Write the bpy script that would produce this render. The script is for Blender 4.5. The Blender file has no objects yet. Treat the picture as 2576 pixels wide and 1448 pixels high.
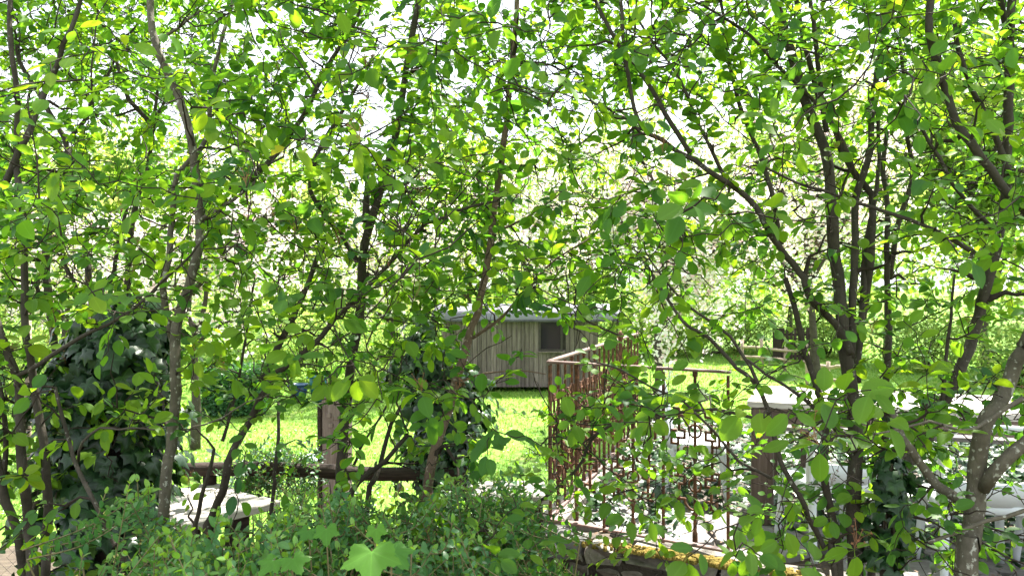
import bpy, math, random
import numpy as np
from mathutils import Vector, Matrix

random.seed(7)
rng = np.random.default_rng(7)
scene = bpy.context.scene
COL = scene.collection
R = math.radians

# ---------------------------------------------------------------- camera, light, exposure
F, CX, CY, CAMZ = 1945.0, 1287.5, 724.0, 1.5
cam = bpy.data.cameras.new('camera')
cam_o = bpy.data.objects.new('camera', cam); COL.objects.link(cam_o)
cam_o.location = (0, 0, CAMZ); cam_o.rotation_euler = (R(90), 0, 0)
cam.sensor_width = 36.0; cam.lens = 36.0 * F / 2575.0
cam.clip_start = 0.05; cam.clip_end = 2000
cam.dof.use_dof = True; cam.dof.focus_distance = 2.7; cam.dof.aperture_fstop = 9.0
scene.camera = cam_o

SUN_EL, SUN_AZ = R(56), R(28)          # azimuth measured from +Y (view direction) towards +X
world = bpy.data.worlds.new('World'); scene.world = world; world.use_nodes = True
wn, wl = world.node_tree.nodes, world.node_tree.links
bg = wn['Background']
sky = wn.new('ShaderNodeTexSky'); sky.sky_type = 'NISHITA'; sky.sun_disc = False
sky.sun_elevation = SUN_EL; sky.sun_rotation = SUN_AZ
sky.air_density = 1.0; sky.dust_density = 2.0; sky.ozone_density = 1.0
tc = wn.new('ShaderNodeTexCoord')
cl = wn.new('ShaderNodeTexNoise'); cl.inputs['Scale'].default_value = 2.2; cl.inputs['Detail'].default_value = 5
wl.new(tc.outputs['Generated'], cl.inputs['Vector'])
cr = wn.new('ShaderNodeMapRange'); cr.inputs[1].default_value = 0.25; cr.inputs[2].default_value = 0.5
cr.inputs[3].default_value = 0.45; cr.inputs[4].default_value = 0.95
wl.new(cl.outputs['Fac'], cr.inputs[0])
mx = wn.new('ShaderNodeMix'); mx.data_type = 'RGBA'
wl.new(cr.outputs[0], mx.inputs['Factor'])
wl.new(sky.outputs['Color'], mx.inputs[6]); mx.inputs[7].default_value = (4.4, 4.6, 4.9, 1)
wl.new(mx.outputs[2], bg.inputs['Color']); bg.inputs['Strength'].default_value = 0.10

sl = bpy.data.lights.new('sun', 'SUN'); sl.energy = 5.0; sl.angle = R(0.8); sl.color = (1.0, 0.95, 0.86)
sun = bpy.data.objects.new('sun', sl); COL.objects.link(sun)
SUNV = Vector((math.sin(SUN_AZ) * math.cos(SUN_EL), math.cos(SUN_AZ) * math.cos(SUN_EL), math.sin(SUN_EL)))
sun.rotation_euler = SUNV.to_track_quat('Z', 'Y').to_euler(); sun.location = SUNV * 40
scene.view_settings.view_transform = 'Standard'; scene.view_settings.look = 'None'
scene.view_settings.gamma = 1.0; scene.view_settings.exposure = 2.25
scene.view_settings.use_curve_mapping = False
scene.render.engine = 'CYCLES'
cy = scene.cycles
cy.max_bounces = 8; cy.diffuse_bounces = 4; cy.glossy_bounces = 2; cy.transmission_bounces = 6
cy.caustics_reflective = False; cy.caustics_refractive = False
cy.use_denoising = True
try:
    cy.denoiser = 'OPENIMAGEDENOISE'; cy.denoising_input_passes = 'RGB_ALBEDO_NORMAL'
except Exception:
    pass

# ---------------------------------------------------------------- helpers
def P(px, py, d):
    """photo pixel (2575 wide) at depth d -> world point"""
    return np.array([(px - CX) / F * d, d, CAMZ - (py - CY) / F * d])
def PZ(px, py, z):
    """photo pixel on the horizontal plane z"""
    d = F * (CAMZ - z) / (py - CY)
    return np.array([(px - CX) / F * d, d, z])
def proj(p):
    return np.array([CX + p[0] / p[1] * F, CY - (p[2] - CAMZ) / p[1] * F])
def nrm(v):
    n = np.linalg.norm(v); return v / n if n > 1e-9 else np.array([0, 0, 1.0])

def tag(o, label=None, cat=None, group=None, kind=None):
    if label: o['label'] = label
    if cat: o['category'] = cat
    if group: o['group'] = group
    if kind: o['kind'] = kind
    return o
def empty(name, loc, label=None, cat=None, group=None, rz=0.0):
    o = bpy.data.objects.new(name, None); COL.objects.link(o)
    o.empty_display_size = 0.05
    o.location = Vector([float(c) for c in loc]); o.rotation_euler = (0, 0, rz)
    return tag(o, label, cat, group)

class MB:
    """collects polygons of any size with per-vertex tint/side values and builds ONE mesh"""
    def __init__(s):
        s.v, s.f, s.t, s.s, s.n = [], [], [], [], 0
    def add(s, V, Fa, tint=0.5, side=None):
        V = np.asarray(V, float).reshape(-1, 3)
        k = len(V)
        s.v.append(V)
        for f in (Fa if isinstance(Fa, list) and len(Fa) and isinstance(Fa[0], np.ndarray) else [np.asarray(Fa)]):
            s.f.append(f + s.n)
        s.t.append(np.broadcast_to(np.asarray(tint, float), (k,)))
        s.s.append(np.ones(k) if side is None else side)
        s.n += k
    def poly(s, V, faces, tint=0.5):
        by = {}
        for f in faces: by.setdefault(len(f), []).append(f)
        s.add(V, [np.array(x) for x in by.values()], tint)
    def box(s, c, size, rot=None, bev=0.0, jit=0.0, tint=0.5):
        hx, hy, hz = [q / 2 for q in size]
        b = min(bev, hx * .9, hy * .9, hz * .9)
        if b <= 0:
            V = np.array([[x, y, z] for x in (-hx, hx) for y in (-hy, hy) for z in (-hz, hz)])
            faces = [(0, 1, 3, 2), (4, 6, 7, 5), (0, 4, 5, 1), (2, 3, 7, 6), (0, 2, 6, 4), (1, 5, 7, 3)]
        else:
            V, faces, idx = [], [], {}
            for sx in (-1, 1):
                for sy in (-1, 1):
                    for sz in (-1, 1):
                        for a in range(3):
                            h = [hx, hy, hz]; p = [sx * (hx - b), sy * (hy - b), sz * (hz - b)]
                            p[a] = (sx, sy, sz)[a] * h[a]
                            idx[(sx, sy, sz, a)] = len(V); V.append(p)
            V = np.array(V)
            I = lambda x, y, z, a: idx[(x, y, z, a)]
            for q in (-1, 1):
                faces.append([I(q, -1, -1, 0), I(q, 1, -1, 0), I(q, 1, 1, 0), I(q, -1, 1, 0)][::q])
                faces.append([I(-1, q, -1, 1), I(-1, q, 1, 1), I(1, q, 1, 1), I(1, q, -1, 1)][::q])
                faces.append([I(-1, -1, q, 2), I(1, -1, q, 2), I(1, 1, q, 2), I(-1, 1, q, 2)][::q])
                for r in (-1, 1):
                    faces.append([I(-1, q, r, 1), I(-1, q, r, 2), I(1, q, r, 2), I(1, q, r, 1)][::(q * r)])
                    faces.append([I(q, -1, r, 2), I(q, -1, r, 0), I(q, 1, r, 0), I(q, 1, r, 2)][::(q * r)])
                    faces.append([I(q, r, -1, 0), I(q, r, -1, 1), I(q, r, 1, 1), I(q, r, 1, 0)][::(q * r)])
                    for t in (-1, 1):
                        faces.append([I(q, r, t, 0), I(q, r, t, 1), I(q, r, t, 2)][::(q * r * t)])
        if jit: V = V + rng.normal(0, jit, V.shape)
        if rot is not None: V = V @ np.array(rot).T
        s.poly(V + np.asarray(c, float), faces, tint)
    def tube(s, pts, rad, n=6, cap=True, tint=0.5, lump=0.0):
        pts = np.asarray(pts, float); m = len(pts)
        rad = np.broadcast_to(np.asarray(rad, float), (m,))
        T = np.gradient(pts, axis=0); T /= np.maximum(np.linalg.norm(T, axis=1, keepdims=True), 1e-9)
        up = np.array([0, 0, 1.0]) if abs(T[0, 2]) < .9 else np.array([1.0, 0, 0])
        A = np.zeros_like(pts); a = nrm(np.cross(T[0], up))
        for i in range(m):
            a = nrm(a - T[i] * a.dot(T[i])); A[i] = a
        B = np.cross(T, A)
        th = np.linspace(0, 2 * math.pi, n, endpoint=False)
        rr = rad[:, None] * (1 + (rng.normal(0, lump, (m, n)) if lump else 0))
        V = pts[:, None, :] + (A[:, None, :] * np.cos(th)[None, :, None] + B[:, None, :] * np.sin(th)[None, :, None]) * rr[:, :, None]
        i0 = np.arange(m - 1)[:, None] * n + np.arange(n)[None, :]
        i1 = np.arange(m - 1)[:, None] * n + (np.arange(n)[None, :] + 1) % n
        Q = np.stack([i0, i1, i1 + n, i0 + n], -1).reshape(-1, 4)
        fl = [Q]
        if cap:
            fl.append(np.array([list(range(n))[::-1], [(m - 1) * n + k for k in range(n)]]))
        s.add(V.reshape(-1, 3), fl, tint)
    def lathe(s, c, prof, n=12, tint=0.5):
        """prof: list of (r, z)"""
        th = np.linspace(0, 2 * math.pi, n, endpoint=False)
        V = np.array([[c[0] + r * math.cos(t), c[1] + r * math.sin(t), c[2] + z] for r, z in prof for t in th])
        m = len(prof)
        i0 = np.arange(m - 1)[:, None] * n + np.arange(n)[None, :]
        i1 = np.arange(m - 1)[:, None] * n + (np.arange(n)[None, :] + 1) % n
        Q = np.stack([i0, i1, i1 + n, i0 + n], -1).reshape(-1, 4)
        s.add(V, [Q, np.array([list(range(n))[::-1], [(m - 1) * n + k for k in range(n)]])], tint)
    def mesh(s, name, smooth=False):
        me = bpy.data.meshes.new(name)
        V = np.concatenate(s.v); me.vertices.add(len(V)); me.vertices.foreach_set('co', V.ravel())
        tot = np.concatenate([np.full(len(f), f.shape[1]) for f in s.f])
        li = np.concatenate([f.ravel() for f in s.f]).astype(np.int32)
        me.loops.add(len(li)); me.loops.foreach_set('vertex_index', li)
        me.polygons.add(len(tot))
        st = np.concatenate([[0], np.cumsum(tot)[:-1]]).astype(np.int32)
        me.polygons.foreach_set('loop_start', st)
        me.polygons.foreach_set('use_smooth', np.full(len(tot), smooth))
        a = me.attributes.new('tint', 'FLOAT', 'POINT'); a.data.foreach_set('value', np.concatenate(s.t).astype(np.float32))
        a = me.attributes.new('side', 'FLOAT', 'POINT'); a.data.foreach_set('value', np.concatenate(s.s).astype(np.float32))
        me.update(calc_edges=True); me.validate()
        return me
    def build(s, name, mat, parent=None, smooth=False, origin=None):
        if origin is not None: s.v = [v - np.asarray(origin, float) for v in s.v]
        me = s.mesh(name, smooth); me.materials.append(mat)
        o = bpy.data.objects.new(name, me); COL.objects.link(o)
        if parent is not None: o.parent = parent
        elif origin is not None: o.location = Vector([float(q) for q in origin])
        return o
def rotz(a):
    c, s_ = math.cos(a), math.sin(a); return np.array([[c, -s_, 0], [s_, c, 0], [0, 0, 1]])
def put(me, name, M, parent):
    o = bpy.data.objects.new(name, me); COL.objects.link(o); o.parent = parent; o.matrix_basis = M; return o
def spline(pts, step=None, n=None):
    """Catmull-Rom through rows of pts (any columns)"""
    p = np.asarray(pts, float)
    p = np.vstack([2 * p[0] - p[1], p, 2 * p[-1] - p[-2]])
    out = []
    for i in range(1, len(p) - 2):
        k = n if n else max(2, int(np.linalg.norm(p[i + 1, :3] - p[i, :3]) / step))
        for t in np.linspace(0, 1, k, endpoint=False):
            a, b, c, d = p[i - 1], p[i], p[i + 1], p[i + 2]
            out.append(.5 * ((2 * b) + (c - a) * t + (2 * a - 5 * b + 4 * c - d) * t * t + (3 * b - a - 3 * c + d) * t ** 3))
    out.append(p[-2]); return np.array(out)

# ---------------------------------------------------------------- materials
def mat(name):
    m = bpy.data.materials.new(name); m.use_nodes = True
    return m, m.node_tree.nodes, m.node_tree.links, m.node_tree.nodes['Principled BSDF']
def ramp(n, stops):
    r = n.new('ShaderNodeValToRGB')
    e = r.color_ramp.elements
    while len(e) < len(stops): e.new(0.5)
    for q, (p, c) in zip(e, stops): q.position = p; q.color = (*c, 1)
    return r
def noisy(name, stops, scale=8.0, rough=0.7, bump=0.3, bscale=None, detail=6, stretch=None, spec=0.3, metal=0.0, objrand=0.0, bdist=0.01):
    m, n, l, b = mat(name)
    t = n.new('ShaderNodeTexCoord'); src = t.outputs['Object']
    if stretch:
        mp = n.new('ShaderNodeMapping'); mp.inputs['Scale'].default_value = stretch; l.new(src, mp.inputs['Vector']); src = mp.outputs[0]
    if objrand:
        oi = n.new('ShaderNodeObjectInfo'); ad = n.new('ShaderNodeVectorMath'); ad.operation = 'MULTIPLY_ADD'
        l.new(oi.outputs['Random'], ad.inputs[0]); ad.inputs[1].default_value = (37, 17, 11); l.new(src, ad.inputs[2]); src = ad.outputs[0]
    no = n.new('ShaderNodeTexNoise'); no.inputs['Scale'].default_value = scale; no.inputs['Detail'].default_value = detail
    no.inputs['Roughness'].default_value = 0.65
    l.new(src, no.inputs['Vector'])
    r = ramp(n, stops); l.new(no.outputs['Fac'], r.inputs[0])
    out = r.outputs[0]
    if objrand:
        hv = n.new('ShaderNodeHueSaturation'); mr = n.new('ShaderNodeMapRange')
        mr.inputs[3].default_value = 1 - objrand; mr.inputs[4].default_value = 1 + objrand
        l.new(oi.outputs['Random'], mr.inputs[0]); l.new(mr.outputs[0], hv.inputs['Value']); l.new(out, hv.inputs['Color']); out = hv.outputs[0]
    l.new(out, b.inputs['Base Color'])
    b.inputs['Roughness'].default_value = rough; b.inputs['Specular IOR Level'].default_value = spec; b.inputs['Metallic'].default_value = metal
    if bump:
        n2 = n.new('ShaderNodeTexNoise'); n2.inputs['Scale'].default_value = bscale or scale * 4; n2.inputs['Detail'].default_value = 5
        l.new(src, n2.inputs['Vector'])
        bp = n.new('ShaderNodeBump'); bp.inputs['Strength'].default_value = bump; bp.inputs['Distance'].default_value = bdist
        l.new(n2.outputs['Fac'], bp.inputs['Height']); l.new(bp.outputs[0], b.inputs['Normal'])
    return m
def leafmat(name, stops, tstops, trans=0.5, rough=0.45, spec=0.35, vein=0.35, mottling=40.0):
    """leaf: reflected colour and transmitted colour both follow the per-leaf tint"""
    m, n, l, b = mat(name)
    a = n.new('ShaderNodeAttribute'); a.attribute_name = 'tint'
    sd = n.new('ShaderNodeAttribute'); sd.attribute_name = 'side'
    t = n.new('ShaderNodeTexCoord')
    no = n.new('ShaderNodeTexNoise'); no.inputs['Scale'].default_value = mottling; no.inputs['Detail'].default_value = 3
    l.new(t.outputs['Object'], no.inputs['Vector'])
    ma = n.new('ShaderNodeMath'); ma.operation = 'MULTIPLY_ADD'; l.new(no.outputs['Fac'], ma.inputs[0]); ma.inputs[1].default_value = 0.16
    l.new(a.outputs['Fac'], ma.inputs[2])
    sub = n.new('ShaderNodeMath'); sub.operation = 'SUBTRACT'; l.new(ma.outputs[0], sub.inputs[0]); sub.inputs[1].default_value = 0.08
    r1 = ramp(n, stops); r2 = ramp(n, tstops)
    l.new(sub.outputs[0], r1.inputs[0]); l.new(sub.outputs[0], r2.inputs[0])
    vm = n.new('ShaderNodeMapRange'); vm.inputs[1].default_value = 0.03; vm.inputs[2].default_value = 0.12
    vm.inputs[3].default_value = 1 + vein; vm.inputs[4].default_value = 1.0
    l.new(sd.outputs['Fac'], vm.inputs[0])
    hv = n.new('ShaderNodeHueSaturation'); l.new(r1.outputs[0], hv.inputs['Color']); l.new(vm.outputs[0], hv.inputs['Value'])
    l.new(hv.outputs[0], b.inputs['Base Color'])
    b.inputs['Roughness'].default_value = rough; b.inputs['Specular IOR Level'].default_value = spec
    tr = n.new('ShaderNodeBsdfTranslucent'); l.new(r2.outputs[0], tr.inputs['Color'])
    mi = n.new('ShaderNodeMixShader'); mi.inputs[0].default_value = trans
    l.new(b.outputs[0], mi.inputs[1]); l.new(tr.outputs[0], mi.inputs[2])
    l.new(mi.outputs[0], n['Material Output'].inputs['Surface'])
    return m

M = {}
M['leaf'] = leafmat('serviceberry_leaf',
    [(0.0, (.034, .098, .042)), (0.35, (.066, .165, .032)), (0.65, (.125, .235, .024)), (0.82, (.18, .28, .02)), (1.0, (.45, .20, .07))],
    [(0.0, (.10, .28, .02)), (0.35, (.185, .42, .018)), (0.65, (.365, .59, .018)), (0.82, (.45, .63, .02)), (1.0, (.70, .30, .08))], trans=0.52, rough=0.5, spec=0.2)
M['ivy'] = leafmat('ivy_leaf',
    [(0.0, (.014, .040, .018)), (0.5, (.026, .070, .024)), (1.0, (.08, .17, .03))],
    [(0.0, (.02, .06, .01)), (0.5, (.04, .12, .01)), (1.0, (.25, .42, .02))], trans=0.2, rough=0.33, spec=0.5, vein=0.8)
M['privet'] = leafmat('privet_leaf',
    [(0.0, (.030, .090, .045)), (0.45, (.060, .165, .065)), (0.75, (.12, .27, .06)), (1.0, (.26, .40, .04))],
    [(0.0, (.05, .18, .02)), (0.45, (.12, .34, .02)), (0.75, (.30, .56, .02)), (1.0, (.55, .70, .03))], trans=0.4, rough=0.38, spec=0.45)
M['broad'] = leafmat('broad_leaf',
    [(0.0, (.05, .16, .03)), (1.0, (.11, .27, .03))], [(0.0, (.18, .45, .02)), (1.0, (.30, .62, .02))], trans=0.42, rough=0.55, spec=0.25, vein=0.5)
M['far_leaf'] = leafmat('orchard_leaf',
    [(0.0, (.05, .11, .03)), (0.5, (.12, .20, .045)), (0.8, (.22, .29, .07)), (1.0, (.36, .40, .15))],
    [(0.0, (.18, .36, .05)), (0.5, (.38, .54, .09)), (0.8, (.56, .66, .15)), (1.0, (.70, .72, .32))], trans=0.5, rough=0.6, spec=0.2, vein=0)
M['grass'] = leafmat('grass_blade',
    [(0.0, (.09, .20, .03)), (0.5, (.14, .28, .045)), (1.0, (.26, .34, .08))],
    [(0.0, (.24, .46, .06)), (0.5, (.36, .58, .08)), (1.0, (.55, .60, .14))], trans=0.4, rough=0.6, spec=0.2, vein=0)
M['blossom'] = leafmat('apple_blossom', [(0.0, (.80, .55, .60)), (0.45, (.82, .76, .77)), (1.0, (.84, .82, .82))], [(0.0, (.80, .55, .60)), (0.45, (.82, .78, .78)), (1.0, (.84, .83, .80))], trans=0.5, rough=.7, spec=.1, vein=0)
M['calyx'] = noisy('spent_flower', [(0.3, (.20, .08, .04)), (0.7, (.32, .17, .08))], scale=30, bump=0, rough=0.8)
M['young'] = noisy('privet_flower', [(0.3, (.45, .42, .10)), (0.7, (.55, .50, .18))], scale=30, bump=0)

def barkmat(name, base, hi, lichen, lam=0.6, bands=False):
    m, n, l, b = mat(name)
    t = n.new('ShaderNodeTexCoord')
    no = n.new('ShaderNodeTexNoise'); no.inputs['Scale'].default_value = 13; no.inputs['Detail'].default_value = 10; no.inputs['Roughness'].default_value = .75
    l.new(t.outputs['Object'], no.inputs['Vector'])
    r = ramp(n, [(0.3, base), (0.7, hi)]); l.new(no.outputs['Fac'], r.inputs[0])
    vo = n.new('ShaderNodeTexNoise'); vo.inputs['Scale'].default_value = 55; vo.inputs['Detail'].default_value = 2
    l.new(t.outputs['Object'], vo.inputs['Vector'])
    mr = n.new('ShaderNodeMapRange'); mr.inputs[1].default_value = lam; mr.inputs[2].default_value = lam + .07
    l.new(vo.outputs['Fac'], mr.inputs[0])
    mi = n.new('ShaderNodeMix'); mi.data_type = 'RGBA'; l.new(mr.outputs[0], mi.inputs['Factor'])
    l.new(r.outputs[0], mi.inputs[6]); mi.inputs[7].default_value = (*lichen, 1)
    l.new(mi.outputs[2], b.inputs['Base Color']); b.inputs['Roughness'].default_value = 0.85; b.inputs['Specular IOR Level'].default_value = 0.2
    src = t.outputs['Object']
    mp = n.new('ShaderNodeMapping'); mp.inputs['Scale'].default_value = (30, 30, 160) if bands else (90, 90, 25); l.new(src, mp.inputs['Vector'])
    n2 = n.new('ShaderNodeTexNoise'); n2.inputs['Scale'].default_value = 1; n2.inputs['Detail'].default_value = 4; l.new(mp.outputs[0], n2.inputs['Vector'])
    bp = n.new('ShaderNodeBump'); bp.inputs['Strength'].default_value = 0.9; bp.inputs['Distance'].default_value = 0.006
    l.new(n2.outputs['Fac'], bp.inputs['Height']); l.new(bp.outputs[0], b.inputs['Normal'])
    return m
M['bark'] = barkmat('grey_bark', (.030, .025, .020), (.078, .066, .052), (.19, .19, .155), 0.66)
M['bark_red'] = barkmat('banded_bark', (.095, .062, .045), (.19, .135, .10), (.28, .22, .17), 0.6, True)
M['bark_olive'] = barkmat('olive_lichen_bark', (.050, .044, .032), (.135, .120, .088), (.30, .30, .25), 0.60)
M['twig'] = barkmat('twig_bark', (.020, .015, .012), (.055, .042, .033), (.10, .09, .075), 0.70)
M['shoot'] = noisy('green_shoot', [(0.3, (.12, .13, .05)), (0.7, (.22, .16, .09))], scale=20, bump=0)
M['greystem'] = noisy('weathered_wood_stem', [(0.3, (.09, .07, .05)), (0.7, (.17, .14, .11))], scale=20, bump=.3)
M['soil'] = noisy('soil', [(0.3, (.035, .026, .018)), (0.55, (.075, .055, .038)), (0.75, (.12, .095, .07))], scale=6, bump=.8, bscale=30, bdist=.02)
M['litter'] = noisy('dry_litter', [(0.35, (.10, .055, .03)), (0.55, (.24, .15, .09)), (0.7, (.45, .38, .32))], scale=14, bump=0)
M['lawn'] = noisy('lawn', [(0.28, (.20, .17, .07)), (0.38, (.11, .21, .035)), (0.5, (.16, .28, .05)), (0.62, (.12, .25, .04)), (0.75, (.25, .32, .09))], scale=.9, bump=.9, bscale=35, bdist=.03, rough=.8, spec=.1)
M['stone'] = noisy('wall_stone', [(0.3, (.10, .09, .075)), (0.5, (.19, .17, .145)), (0.72, (.33, .30, .26))], scale=7, bump=.9, bscale=22, objrand=.25, bdist=.02)
M['paving'] = noisy('paving_stone', [(0.3, (.11, .10, .097)), (0.5, (.175, .165, .162)), (0.75, (.27, .26, .258))], scale=6, bump=.7, bscale=18, objrand=.2, bdist=.015)
M['mortar'] = noisy('wall_core', [(0.3, (.03, .026, .02)), (0.7, (.07, .06, .045))], scale=12, bump=.8, bdist=.02)
M['moss'] = noisy('dry_moss', [(0.3, (.08, .07, .015)), (0.55, (.25, .18, .05)), (0.75, (.42, .31, .11))], scale=16, bump=1.0, bscale=70, bdist=.02, rough=.95, spec=.05)
M['rust'] = noisy('rusted_iron', [(0.3, (.040, .020, .014)), (0.5, (.105, .048, .027)), (0.7, (.25, .105, .05))], scale=26, bump=.5, rough=.75, bdist=.004)
M['rustrail'] = noisy('lit_iron_rail', [(0.3, (.09, .05, .045)), (0.6, (.19, .11, .10)), (0.8, (.30, .20, .18))], scale=18, bump=.2, rough=.5, spec=.5)  # paler than the bars: light on the rails put into the colour
M['darkwood'] = noisy('dark_table_wood', [(0.3, (.060, .040, .032)), (0.55, (.115, .080, .064)), (0.75, (.17, .13, .11))], scale=5, stretch=(.6, 9, 9), bump=.25, rough=.6, objrand=.12)
M['darkleg'] = noisy('dark_leg_wood', [(0.3, (.060, .040, .032)), (0.55, (.105, .075, .062)), (0.75, (.15, .115, .10))], scale=5, stretch=(9, 9, .6), bump=.25, rough=.6)
M['greywood'] = noisy('silvered_sunlit_wood', [(0.25, (.22, .20, .185)), (0.5, (.42, .385, .36)), (0.75, (.58, .54, .51))], scale=4, stretch=(.8, 14, 14), bump=.5, rough=.75, objrand=.12, bdist=.006)
M['oldwood'] = noisy('old_bench_wood', [(0.25, (.10, .09, .09)), (0.5, (.18, .165, .165)), (0.75, (.27, .25, .25))], scale=4, stretch=(.8, 14, 14), bump=.5, rough=.8, objrand=.15, bdist=.006)
M['logwood'] = noisy('dark_log', [(0.3, (.018, .012, .010)), (0.6, (.046, .031, .025)), (0.8, (.09, .065, .055))], scale=5, stretch=(1, 12, 12), bump=.6, rough=.85)
M['plank'] = noisy('silvered_cladding', [(0.25, (.060, .047, .042)), (0.5, (.125, .102, .094)), (0.75, (.215, .185, .175))], scale=3, stretch=(14, 14, .7), bump=.5, rough=.85, objrand=.3, bdist=.006)
M['roofmetal'] = noisy('grey_roof_sheet', [(0.3, (.13, .13, .175)), (0.7, (.20, .20, .25))], scale=2, bump=0, rough=.5, spec=.3)
M['edgemetal'] = noisy('dark_edge', [(0.3, (.04, .04, .05)), (0.7, (.08, .08, .09))], scale=4, bump=0)
M['winframe'] = noisy('dark_window_frame', [(0.3, (.025, .022, .02)), (0.7, (.06, .05, .045))], scale=6, bump=.1)
M['plastic'] = noisy('white_plastic', [(0.3, (.52, .56, .60)), (0.7, (.62, .65, .68))], scale=3, bump=.05, rough=.4, spec=.4)
M['teal'] = noisy('teal_plastic', [(0.3, (.015, .09, .115)), (0.7, (.03, .15, .18))], scale=3, bump=0, rough=.4)
M['blue'] = noisy('blue_plastic', [(0.3, (.015, .05, .12)), (0.7, (.03, .075, .16))], scale=3, bump=0, rough=.4)
M['terracotta'] = noisy('terracotta', [(0.3, (.42, .16, .12)), (0.7, (.55, .26, .20))], scale=9, bump=.2)
M['wire'] = noisy('wire', [(0.3, (.06, .055, .05)), (0.7, (.12, .11, .10))], scale=9, bump=0, rough=.5)
M['fencewood'] = noisy('pale_fence_wood', [(0.3, (.20, .15, .11)), (0.7, (.38, .30, .23))], scale=6, stretch=(5, 5, 1), bump=.4)
M['postwood'] = noisy('pinkish_post_wood', [(0.3, (.12, .085, .072)), (0.5, (.22, .17, .152)), (0.75, (.33, .27, .25))], scale=6, stretch=(6, 6, .8), bump=.5)
gm, gn, gl, gb = mat('window_glass')
gb.inputs['Base Color'].default_value = (.02, .018, .025, 1); gb.inputs['Roughness'].default_value = .06; gb.inputs['Specular IOR Level'].default_value = .6
M['glass'] = gm

# ---------------------------------------------------------------- leaf templates
def oval_leaf(fold, curl, width, asym=0.0, point=0.0, twist=0.0, petiole=0.28):
    """unit-length oval leaf: base at origin, along +Y, normal +Z. returns V, tris, side"""
    rows = [(.0, 0), (.07, .36), (.22, .80), (.42, 1.0), (.62, .95), (.80, .70), (.92, .40 - point * .12), (1.0, 0)]
    V, S, idx = [], [], []
    for t, w in rows:
        z = -curl * t * t
        y = t * (1 - abs(curl) * .18 * t)
        row = []
        for k in ((0,) if w == 0 else (-1, 0, 1)):
            x = k * w * width * .5 * (1 + asym * k)
            zz = z + abs(k) * w * width * .5 * fold + k * twist * t * w * width
            row.append(len(V)); V.append((x, y, zz)); S.append(float(abs(k)) if w else 0.5)
        idx.append(row)
    T = []
    for a, b in zip(idx[:-1], idx[1:]):
        if len(a) == 1: T += [(a[0], b[1], b[0]), (a[0], b[2], b[1])]
        elif len(b) == 1: T += [(a[0], a[1], b[0]), (a[1], a[2], b[0])]
        else:
            for k in (0, 1): T += [(a[k], a[k + 1], b[k + 1]), (a[k], b[k + 1], b[k])]
    k = len(V)
    V += [(-.012, 0, 0), (.012, 0, 0), (0, -petiole, -.03)]; S += [.02] * 3; T += [(k, k + 2, k + 1)]
    return np.array(V), np.array(T), np.array(S)
LEAVES = []
for i in range(14):
    LEAVES.append(oval_leaf(random.uniform(.05, .45), random.choice((-.08, .05, .15, .3, .5)) + random.uniform(-.05, .05), random.uniform(.5, .76), random.uniform(-.08, .08), random.random(), random.uniform(-.25, .25)))
YOUNG = [oval_leaf(random.uniform(.3, .7), random.uniform(.05, .5), random.uniform(.40, .52), 0, 1.0, random.uniform(-.2, .2)) for i in range(4)]
PRIV = [oval_leaf(random.uniform(.1, .45), random.uniform(-.1, .25), random.uniform(.42, .55), 0, 1.0, 0, .06) for i in range(6)]
def ivy_leaf(lob, dome):
    ang = [-150, -112, -72, -45, -18, 18, 45, 72, 112, 150, 180]   # around, 0 = tip
    rad = [.46, .62, .36 + lob * .1, .72, .42 + lob * .1, 0, 0, 0, 0, 0, .18]
    pts = []
    out = [(-158, .40), (-118, .62), (-86, .44 + lob), (-58, .70), (-30, .46 + lob), (0, .92), (30, .46 + lob), (58, .70), (86, .44 + lob), (118, .62), (158, .40), (180, .16)]
    V = [(0, .30, dome)]; S = [0.0]
    for a, r in out:
        V.append((r * math.sin(R(a)) * .85, .30 + r * math.cos(R(a)) * .78, random.uniform(-.05, .05) - .05)); S.append(1.0 if a not in (0, 58, -58, 118, -118) else .0)
    T = [(0, 1 + (i + 1) % 12, 1 + i) for i in range(12)]
    return np.array(V), np.array(T), np.array(S)
IVY = [ivy_leaf(random.uniform(0, .12), random.uniform(.02, .14)) for i in range(7)]
def palm_leaf():
    """five-lobed, toothed big leaf"""
    V, S = [(0, .12, .02)], [0.0]
    for k, a in enumerate(np.linspace(-150, 150, 49)):
        lobe = abs(math.cos(R(a) * 5 / 2 * 60 / 60.0 * 1.2)) if False else 0
        r = 0
        for c, L, wd in ((0, 1.0, 34), (62, .86, 30), (-62, .86, 30), (122, .58, 28), (-122, .58, 28)):
            dd = abs(a - c)
            r = max(r, L * max(0.0, 1 - (dd / wd) ** 1.5 * .62))
        r = max(r, .60 if abs(a) < 125 else .46) * (1 + .035 * (-1) ** k)
        V.append((r * math.sin(R(a)), .12 + r * math.cos(R(a)), -.16 * r * r + .05 * math.cos(R(a) * 6)))
        S.append(0.0 if min(abs(a - c) for c in (0, 62, -62, 122, -122)) < 3.2 else 1.0)
    T = [(0, i + 1, i) for i in range(1, 49)]
    return np.array(V), np.array(T), np.array(S)
PALM = [palm_leaf()]

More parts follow.
